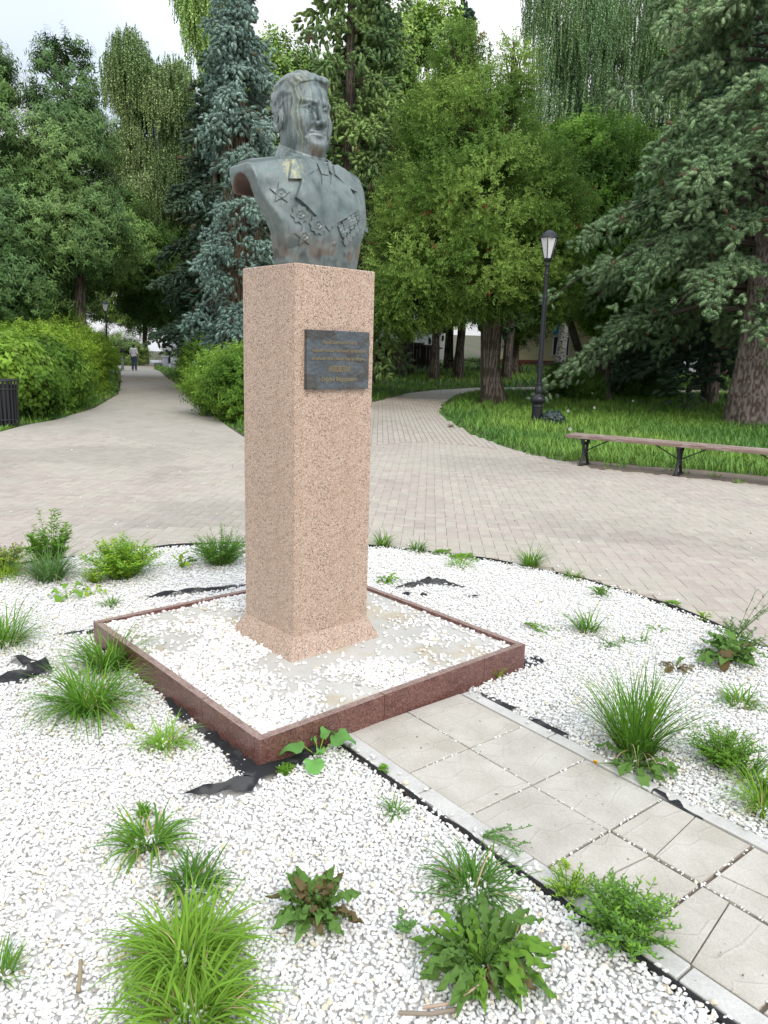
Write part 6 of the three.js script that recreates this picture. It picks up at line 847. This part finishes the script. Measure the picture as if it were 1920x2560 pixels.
// ---------------------------------------------------------------- litter bin, bag
{
  const t = thing('litter_bin', 'black slatted metal litter bin at the left edge beside the hedge', 'bin', -7.32, -0.02, -14.75, 0.3);
  part(t, 'liner', lathe([[0, 0.08], [0.2, 0.08], [0.225, 0.8], [0.215, 0.8], [0.19, 0.1], [0, 0.1]], 20), M.plastic); part(t, 'rim', new THREE.TorusGeometry(0.275, 0.016, 8, 28).rotateX(Math.PI / 2).translate(0, 0.88, 0), M.blackPaint); part(t, 'hoop', new THREE.TorusGeometry(0.244, 0.012, 6, 28).rotateX(Math.PI / 2).translate(0, 0.14, 0), M.blackPaint); part(t, 'hoop', new THREE.TorusGeometry(0.25, 0.012, 6, 28).rotateX(Math.PI / 2).translate(0, 0.72, 0), M.blackPaint);
  for (let j = 0; j < 22; j++) { const a = (j / 22) * 6.283, g = new GB(); let prev; for (const [r, y] of [[0.235, 0.02], [0.24, 0.4], [0.245, 0.7], [0.255, 0.8], [0.278, 0.88]]) { const c = Math.cos(a) * r, s = Math.sin(a) * r, tx = -Math.sin(a) * 0.02, tz = Math.cos(a) * 0.02, ox = Math.cos(a) * 0.006, oz = Math.sin(a) * 0.006, q = [g.v(c - tx, y, s - tz), g.v(c + tx, y, s + tz), g.v(c + tx + ox, y, s + tz + oz), g.v(c - tx + ox, y, s - tz + oz)]; if (prev) for (let k = 0; k < 4; k++) g.q(prev[k], prev[(k + 1) % 4], q[(k + 1) % 4], q[k]); prev = q; } part(t, 'slat', g.geo(true), M.blackPaint); }
  const bag = thing('rubbish_bag', 'crumpled dark green plastic rubbish bag at the foot of the near street lamp', 'rubbish bag', 3.95, -0.02, -18.35), g = mergeVertices(new THREE.IcosahedronGeometry(0.5, 12).deleteAttribute('uv').deleteAttribute('normal')), p = g.attributes.position;
  for (let i = 0; i < p.count; i++) { const v = V().fromBufferAttribute(p, i).normalize(), n = fbm(v.x * 3 + 5, v.y * 3, v.z * 3, 4), r = Math.abs(fbm(v.x * 5, v.y * 5 + 3, v.z * 5, 3) - 0.5); v.multiplyScalar(0.30 * (0.75 + 0.6 * n) - 0.22 * r); p.setXYZ(i, v.x * 1.05, Math.max(-0.1, v.y * 0.75) + 0.12, v.z * 0.8); } g.computeVertexNormals();
  part(bag, 'bag', g, std({ color: rgb(0.02, 0.04, 0.034), roughness: 0.32 }));
}
// ---------------------------------------------------------------- people at the far end of the left path
{
  const skin = std({ color: rgb(0.42, 0.25, 0.18) }), hair = std({ color: rgb(0.03, 0.02, 0.015) }), white = std({ color: rgb(0.72, 0.72, 0.74) }), jeans = std({ color: rgb(0.055, 0.085, 0.15) }), navy = std({ color: rgb(0.012, 0.018, 0.045) }), pale = std({ color: rgb(0.34, 0.37, 0.40) }), shoe = std({ color: rgb(0.7, 0.7, 0.68) });
  const person = (label, x, z, ry, top, legs, o) => {
    const t = thing('person', label, 'person', x, -0.01, z, ry), S = o.h / 1.72, j = o.j, C = (p, a, b, r0, r1) => cap(p[0], p[1], p[2], a[0], a[1], a[2], b[0], b[1], b[2], r0, r1);
    const net = (f, lo, hi, h) => { const g = surfaceNets((a, b, c) => f([a, b, c]), lo, hi, h); g.scale(S, S, S); return g; };
    const armSeg = (k) => [j['sh' + k], j['el' + k], j['wr' + k]];
    const limb = (p, A, r) => Math.min(C(p, A[0], A[1], r[0], r[1]), C(p, A[1], A[2], r[1], r[2]));
    const hand = (p, k) => { const w = j['wr' + k], e = j['el' + k], d = V(w[0] - e[0], w[1] - e[1], w[2] - e[2]).normalize(), s = V(0, 0, 1).cross(d).normalize(), n = d.clone().cross(s); const P = (u, q, m) => [w[0] + d.x * u + s.x * q + n.x * m, w[1] + d.y * u + s.y * q + n.y * m, w[2] + d.z * u + s.z * q + n.z * m]; let v = C(p, P(0, 0, 0), P(0.075, 0, 0), 0.03, 0.034); for (const [q, l] of [[-0.03, 0.06], [-0.01, 0.075], [0.01, 0.07], [0.03, 0.055]]) v = smin(v, Math.min(C(p, P(0.075, q, 0), P(0.1 + l * 0.3, q * 1.1, 0.006), 0.0095, 0.009), C(p, P(0.1 + l * 0.3, q * 1.1, 0.006), P(0.1 + l, q * 1.1, 0.028), 0.009, 0.008)), 0.006); return smin(v, C(p, P(0.03, -0.03, 0.005), P(0.085, -0.062, 0.02), 0.013, 0.009), 0.012); };
    const bodyF = (p) => { let d = ell(...p, 0, 1.56, 0, 0.076, 0.112, 0.094); d = smin(d, ell(...p, 0, 1.525, 0.045, 0.055, 0.07, 0.05), 0.03); d = smin(d, ell(...p, 0, 1.55, 0.095, 0.012, 0.02, 0.016), 0.012); for (const s of [-1, 1]) { d = smax(d, -ell(...p, s * 0.033, 1.575, 0.1, 0.016, 0.01, 0.014), 0.008); d = smin(d, ell(...p, s * 0.078, 1.555, -0.005, 0.01, 0.03, 0.018), 0.006); } d = smin(d, C(p, [0, 1.36, -0.02], [0, 1.5, -0.01], 0.055, 0.05), 0.03); d = smin(d, ell(...p, 0, 1.2, 0, 0.155, 0.26, 0.095), 0.05); d = smin(d, ell(...p, 0, 0.95, -0.01, 0.15, 0.13, 0.1), 0.06); for (const k of 'LR') { d = smin(d, limb(p, armSeg(k), [0.048, 0.038, 0.028]), 0.03); d = smin(d, hand(p, k), 0.01); const s = k === 'L' ? 1 : -1; d = smin(d, limb(p, [[s * 0.085, 0.9, 0], j['kn' + k], j['an' + k]], [0.08, 0.055, 0.038]), 0.04); } return d; };
    part(t, 'body', net(bodyF, [-0.45, 0, -0.25], [0.6, 1.72, 0.35], 0.013), skin);
    part(t, 'hair', net((p) => Math.max(ell(...p, 0, 1.575, -0.012, 0.086, 0.115, 0.102), 1.585 - p[1] - (p[2] < 0.03 ? (0.03 - p[2]) * 1.1 : -(p[2] - 0.03) * 1.2)), [-0.12, 1.4, -0.16], [0.12, 1.72, 0.14], 0.01), hair);
    part(t, o.topName, net((p) => { let d = smin(ell(...p, 0, 1.2, 0, 0.185, 0.3, 0.125), C(p, [-0.13, 1.38, -0.01], [0.13, 1.38, -0.01], 0.07), 0.06); d = smin(d, ell(...p, 0, 0.95, 0, 0.185, 0.16, 0.135), 0.06); for (const k of 'LR') { const A = armSeg(k); d = smin(d, o.sleeve === 'long' ? limb(p, A, [0.07, 0.055, 0.042]) : C(p, A[0], A[1], 0.075, 0.062), 0.03); } d += 0.006 * Math.sin(p[1] * 38 + p[0] * 20); return smax(smax(d, 0.86 - p[1], 0.01), p[1] - 1.45, 0.01); }, [-0.45, 0.8, -0.25], [0.6, 1.5, 0.35], 0.014), top);
    part(t, 'trousers', net((p) => { let d = ell(...p, 0, 0.92, -0.005, 0.17, 0.13, 0.12); for (const k of 'LR') { const s = k === 'L' ? 1 : -1; d = smin(d, limb(p, [[s * 0.088, 0.88, 0], j['kn' + k], j['an' + k]], [0.1, 0.078, 0.068]), 0.04); } return smax(smax(d + 0.004 * Math.sin(p[1] * 60), p[1] - 0.98, 0.01), 0.06 - p[1], 0.01); }, [-0.3, 0.02, -0.25], [0.3, 1.05, 0.3], 0.014), legs);
    for (const k of 'LR') { const a = j['an' + k]; part(t, 'shoe', net((p) => smax(Math.min(C(p, [a[0], 0.05, a[2] - 0.03], [a[0] * 1.15, 0.035, a[2] + 0.14], 0.05, 0.042), C(p, [a[0], 0.06, a[2]], [a[0], 0.1, a[2]], 0.05)), -p[1], 0.004), [a[0] - 0.12, -0.01, a[2] - 0.14], [a[0] + 0.12, 0.17, a[2] + 0.24], 0.012), shoe); }
  };
  person('person in white shirt and blue jeans at the far end of the left path', -15.6, -47.9, Math.PI * 0.96, white, jeans, { h: 1.62, topName: 'shirt', sleeve: 'short', j: { shL: [0.175, 1.39, 0], elL: [0.24, 1.12, 0.02], wrL: [0.27, 0.9, 0.12], shR: [-0.175, 1.39, 0], elR: [-0.23, 1.13, -0.02], wrR: [-0.22, 0.89, 0.06], knL: [0.1, 0.48, 0.02], anL: [0.11, 0.08, 0], knR: [-0.1, 0.48, 0.02], anR: [-0.12, 0.08, -0.02] } });
  person('person in navy top and pale trousers beside the far end of the left hedge', -16.22, -47.6, Math.PI * 0.72, navy, pale, { h: 1.6, topName: 'jacket', sleeve: 'long', j: { shL: [0.175, 1.39, 0], elL: [0.22, 1.14, 0.06], wrL: [0.2, 1.02, 0.27], shR: [-0.175, 1.39, 0], elR: [-0.25, 1.12, -0.03], wrR: [-0.24, 0.88, 0.04], knL: [0.1, 0.48, 0.08], anL: [0.1, 0.08, 0.06], knR: [-0.1, 0.48, -0.02], anR: [-0.1, 0.08, -0.1] } });
}
// ---------------------------------------------------------------- buildings, fences and the car behind the trees
{
  const box = (p, n, x0, x1, y0, y1, z0, z1, m, lb) => part(p, n, boxUV(new GB().box(x0, x1, y0, y1, z0, z1).geo(true)), m, lb);
  const plaster = (r, g, b) => std({ roughness: 0.95, map: tex(128, 128, (x, y) => { const a = 0.85 + 0.3 * fbm(x / 128 * 5, y / 128 * 5, 3, 4, 5); return [r * a, g * a, b * a]; }, true, 0.3) });
  const glass = new THREE.MeshStandardMaterial({ color: rgb(0.05, 0.065, 0.075), roughness: 0.08, metalness: 0.1 }), wht = std({ color: rgb(0.62, 0.62, 0.62) }), blue = std({ color: rgb(0.02, 0.24, 0.5) }), roofM = std({ color: rgb(0.16, 0.15, 0.15) });
  const win = (p, x0, x1, y0, y1, z, m = wht) => { const w = new THREE.Group(); w.name = 'window'; p.add(w); const f = 0.07; box(w, 'frame', x0, x0 + f, y0, y1, z, z + 0.08, m); box(w, 'frame', x1 - f, x1, y0, y1, z, z + 0.08, m); box(w, 'frame', x0 + f, x1 - f, y1 - f, y1, z, z + 0.08, m); box(w, 'frame', x0 + f, x1 - f, y0, y0 + f, z, z + 0.08, m); box(w, 'mullion', (x0 + x1) / 2 - 0.03, (x0 + x1) / 2 + 0.03, y0 + f, y1 - f, z, z + 0.07, m); box(w, 'pane', x0 + f, x1 - f, y0 + f, y1 - f, z - 0.02, z + 0.02, glass); };
  const cream = plaster(0.60, 0.54, 0.33), lilac = plaster(0.50, 0.50, 0.60), pale = plaster(0.46, 0.49, 0.57), brick = plaster(0.26, 0.085, 0.05);
  const yb = thing('yellow_building', 'cream yellow house with red plinth and white door behind the right trees', 'building', 0, 0.75, -50);
  box(yb, 'wall', 7.6, 30, 0.55, 8.2, -8, 0, cream); box(yb, 'plinth', 7.55, 30.05, -0.6, 0.55, -8, 0.06, brick); box(yb, 'roof', 7.2, 30.4, 8.2, 8.6, -8.4, 0.5, roofM);
  win(yb, 10.4, 11.5, 0.85, 2.1, 0.003); win(yb, 8.3, 9.3, 4.2, 5.8, 0.003); win(yb, 11.8, 12.8, 4.2, 5.8, 0.003); win(yb, 15.6, 16.8, 4.2, 5.8, 0.003); win(yb, 19.4, 20.6, 4.2, 5.8, 0.003); win(yb, 18.6, 20.2, 1.0, 2.4, 0.003);
  box(yb, 'blue_sign', 10.35, 11.35, 2.2, 3.0, 0.003, 0.1, blue); box(yb, 'blue_panel', 15.1, 19.5, -0.05, 0.56, 0.07, 0.11, blue);
  const dr = new THREE.Group(); dr.name = 'door'; yb.add(dr); box(dr, 'door_frame', 13.3, 15.0, -0.3, 2.25, 0.07, 0.12, wht); box(dr, 'pane', 13.65, 14.3, 0.6, 2.0, 0.121, 0.14, glass); box(dr, 'pane', 14.6, 14.85, 0.6, 2.0, 0.121, 0.14, glass); box(dr, 'handle', 14.4, 14.44, 0.75, 1.2, 0.13, 0.18, wht); box(yb, 'doorstep', 13.0, 15.3, -0.6, -0.3, 0.06, 0.9, brick);
  const ph = thing('pale_house', 'pale blue grey house with white window surrounds behind the brown fence', 'building', 0, 0.6, -52);
  box(ph, 'wall', -9, 4.2, 0, 6.4, -7, 0, pale); box(ph, 'roof', -9.3, 4.5, 6.4, 6.9, -7.3, 0.35, roofM); box(ph, 'pilaster', 3.4, 4.25, -0.5, 6.4, 0.002, 0.12, wht); for (const x of [-5.6, -2.6, 0.5]) { win(ph, x, x + 1.1, 0.9, 2.6, 0.003); box(ph, 'lintel', x - 0.3, x + 1.4, 2.65, 3.05, 0.004, 0.25, wht); box(ph, 'jamb', x - 0.22, x - 0.03, 0.7, 2.65, 0.004, 0.14, wht); box(ph, 'jamb', x + 1.13, x + 1.32, 0.7, 2.65, 0.004, 0.14, wht); win(ph, x, x + 1.1, 4.0, 5.6, 0.003); }
  const lh = thing('lilac_house', 'low lilac white house with a cornice at the left edge behind the hedge', 'building', 0, -0.3, -45);
  box(lh, 'wall', -34, -20.6, 0, 3.5, -8, 0, lilac); box(lh, 'cornice', -34, -20.3, 3.5, 3.72, -8.2, 0.3, wht); box(lh, 'band', -34, -20.5, 2.95, 3.1, 0.002, 0.12, wht); { const g = extr([[-34, 3.72], [-20, 3.72], [-25, 5.4], [-34, 5.6]], 8); g.translate(0, 0, -8.1); part(lh, 'roof', g, roofM); } win(lh, -24.6, -23.5, 1.0, 2.5, 0.003); win(lh, -27.6, -26.5, 1.0, 2.5, 0.003);
  const l2 = thing('lilac_house', 'pale lilac house glimpsed between the spruces left of the pedestal', 'building', 0, -0.3, -54);
  box(l2, 'wall', -15.2, -8.6, 0, 4.6, -7, 0, lilac); box(l2, 'roof', -15.5, -8.3, 4.6, 5.0, -7.3, 0.3, roofM); win(l2, -14.2, -13.1, 1.4, 3.2, 0.003); win(l2, -11.6, -10.5, 1.4, 3.2, 0.003);
  const lw = thing('low_wall', 'low pale grey wall beyond the end of the left path', 'wall', 0, 0, -56); box(lw, 'wall', -16.2, -12.2, -0.1, 0.75, -0.3, 0, lilac); box(lw, 'coping', -16.25, -12.15, 0.75, 0.84, -0.36, 0.06, wht);
  const rd = new THREE.PlaneGeometry(46, 12); rd.rotateX(-Math.PI / 2); rd.translate(-30, -0.004, -76); struct('road', boxUV(rd), std({ color: rgb(0.36, 0.36, 0.37), roughness: 0.95 }));
  // brown board fence
  const fe = thing('board_fence', 'dark brown board fence before the pale house, left of the apple tree', 'fence', 0, 0.55, -45), R = rng(70), brn = [0, 1, 2].map((k) => std({ color: rgb(0.062 + 0.012 * k, 0.03 + 0.005 * k, 0.02 + 0.003 * k), roughness: 0.7 }));
  for (let k = 0; k < 46; k++) { const x = -5.5 + k * 0.185; if (x > 3.0 && x < 3.35) continue; const h = x > 2 ? 1.35 : 1.45; part(fe, 'board', rbox(0.178, h, 0.03, 0.004), brn[Math.floor(R() * 3)]).position.set(x, 0.12 + h / 2, (k % 2) * 0.012); }
  for (const y of [0.35, 1.3]) part(fe, 'rail', rbox(8.6, 0.08, 0.05, 0.004), brn[0]).position.set(-1.2, y, -0.05); for (const x of [-5.5, -3, -0.5, 2.0]) part(fe, 'post', rbox(0.1, 1.7, 0.1, 0.006), brn[1]).position.set(x, 0.75, -0.12); part(fe, 'footing', rbox(8.6, 0.5, 0.2, 0.01), M.border).position.set(-1.2, -0.12, -0.02);
  // low iron railing with arches
  const ra = thing('iron_railing', 'low black iron railing with arches along the back of the right lawn', 'railing', 0, 0, -41), arch = new THREE.TorusGeometry(0.42, 0.018, 5, 12, Math.PI);
  const bar = (x, z, y, h, r = 0.016) => { const m = part(ra, 'bar', new THREE.CylinderGeometry(r, r, h, 6), M.iron); m.position.set(x, y + h / 2, z); return m; };
  for (let k = 0; k < 17; k++) { const x = -4.2 + k * 1.05, z = -0.12 * k * 0.9 + 1.2, y = gh(x, -41 + z); for (const dx of [-0.42, 0]) { const m = part(ra, 'arch', arch, M.iron); m.position.set(x + 0.32 + dx * 0.5, y + 0.18, z); } part(ra, 'rail', new THREE.CylinderGeometry(0.018, 0.018, 1.06, 6).rotateZ(Math.PI / 2), M.iron).position.set(x + 0.1, y + 0.63, z); if (k % 3 === 0) { for (const dx of [-0.12, -0.04, 0.04, 0.12]) bar(x - 0.45 + dx, z, y, 0.78, 0.018); } else bar(x - 0.45, z, y, 0.64); }
  // silver car
  const car = thing('parked_car', 'silver saloon car parked before the yellow house, half hidden by spruce boughs', 'car', 17.0, gh(17, -44.6) - 0.03, -44.6, 0.32), paint = new THREE.MeshPhysicalMaterial({ color: rgb(0.52, 0.53, 0.55), metalness: 0.55, roughness: 0.35, clearcoat: 0.8, clearcoatRoughness: 0.08 });
  const ext = (pts, w, b) => { const g = extr(pts, w - 2 * b, b); g.translate(0, 0, -(w - 2 * b) / 2); return g; };
  part(car, 'body', ext([[-2.28, 0.3], [-2.33, 0.5], [-2.28, 0.68], [-2.1, 0.78], [-1.15, 0.93], [1.5, 0.97], [2.2, 0.93], [2.3, 0.7], [2.28, 0.3], [1.75, 0.26], [1.7, 0.5], [1.5, 0.66], [1.22, 0.66], [1.04, 0.5], [1.0, 0.24], [-1.05, 0.24], [-1.09, 0.5], [-1.27, 0.66], [-1.55, 0.66], [-1.75, 0.5], [-1.8, 0.26]], 1.76, 0.07), paint);
  part(car, 'roof', ext([[-1.1, 0.95], [-0.25, 1.42], [0.25, 1.475], [0.9, 1.44], [1.75, 0.98]], 1.46, 0.08), paint);
  part(car, 'windscreen', ext([[-1.06, 0.99], [-0.32, 1.40], [-0.36, 1.42], [-1.12, 1.0]], 1.38, 0.01), glass); for (const s of [-1, 1]) { const g = extr([[-0.85, 1.0], [-0.2, 1.36], [0.85, 1.38], [1.45, 1.0]], 0.02); g.translate(0, 0, s > 0 ? 0.79 : -0.81); part(car, 'side_window', g, glass); }
  for (const x of [-1.41, 1.37]) for (const s of [-1, 1]) { const w = new THREE.Group(); w.name = 'wheel'; w.position.set(x, 0.32, s * 0.78); car.add(w); part(w, 'tyre', new THREE.TorusGeometry(0.245, 0.085, 10, 28), M.plastic); const rim = new GB(); for (let k = 0; k < 7; k++) { const a = (k / 7) * 6.283; rim.tube([V(0, 0, s * 0.05), V(Math.cos(a) * 0.2, Math.sin(a) * 0.2, s * 0.06)], 0.022, 5); } part(w, 'rim', mergeGeometries([rim.geo(), new THREE.TorusGeometry(0.2, 0.02, 6, 24).translate(0, 0, s * 0.04)]), paint); }
  for (const s of [-1, 1]) part(car, 'headlight', ext([[-2.29, 0.62], [-2.1, 0.8], [-1.85, 0.82], [-2.05, 0.64]], 0.36, 0.02).translate(0, 0, s * 0.66), std({ color: rgb(0.75, 0.77, 0.8), roughness: 0.1 })); for (let k = 0; k < 4; k++) part(car, 'grille_bar', rbox(0.03, 0.022, 0.72, 0.004), k % 2 ? M.plastic : wht).position.set(-2.325 + k * 0.012, 0.6 + k * 0.045, 0); part(car, 'bumper_opening', rbox(0.04, 0.12, 1.0, 0.01), M.plastic).position.set(-2.325, 0.4, 0);
  // extras round the leaning tree
  for (const [x, z, lb] of [[5.5, -36.3, 'slim grey trunk of a bare stem between the apple tree and the street lamp'], [-0.75, -31.0, 'dark trunk close to the right edge of the pedestal']]) { const t = thing('tree_trunk', lb, 'tree trunk', x, gh(x, z) - 0.05, z); part(t, 'trunk', new GB().tube([V(0, -0.1, 0), V(0.05, 2, 0), V(0.1, 6, 0.2)], [0.27, 0.2, 0.16], 10, 1.2).geo(), M.bark); }
}
renderer.render(scene, camera);
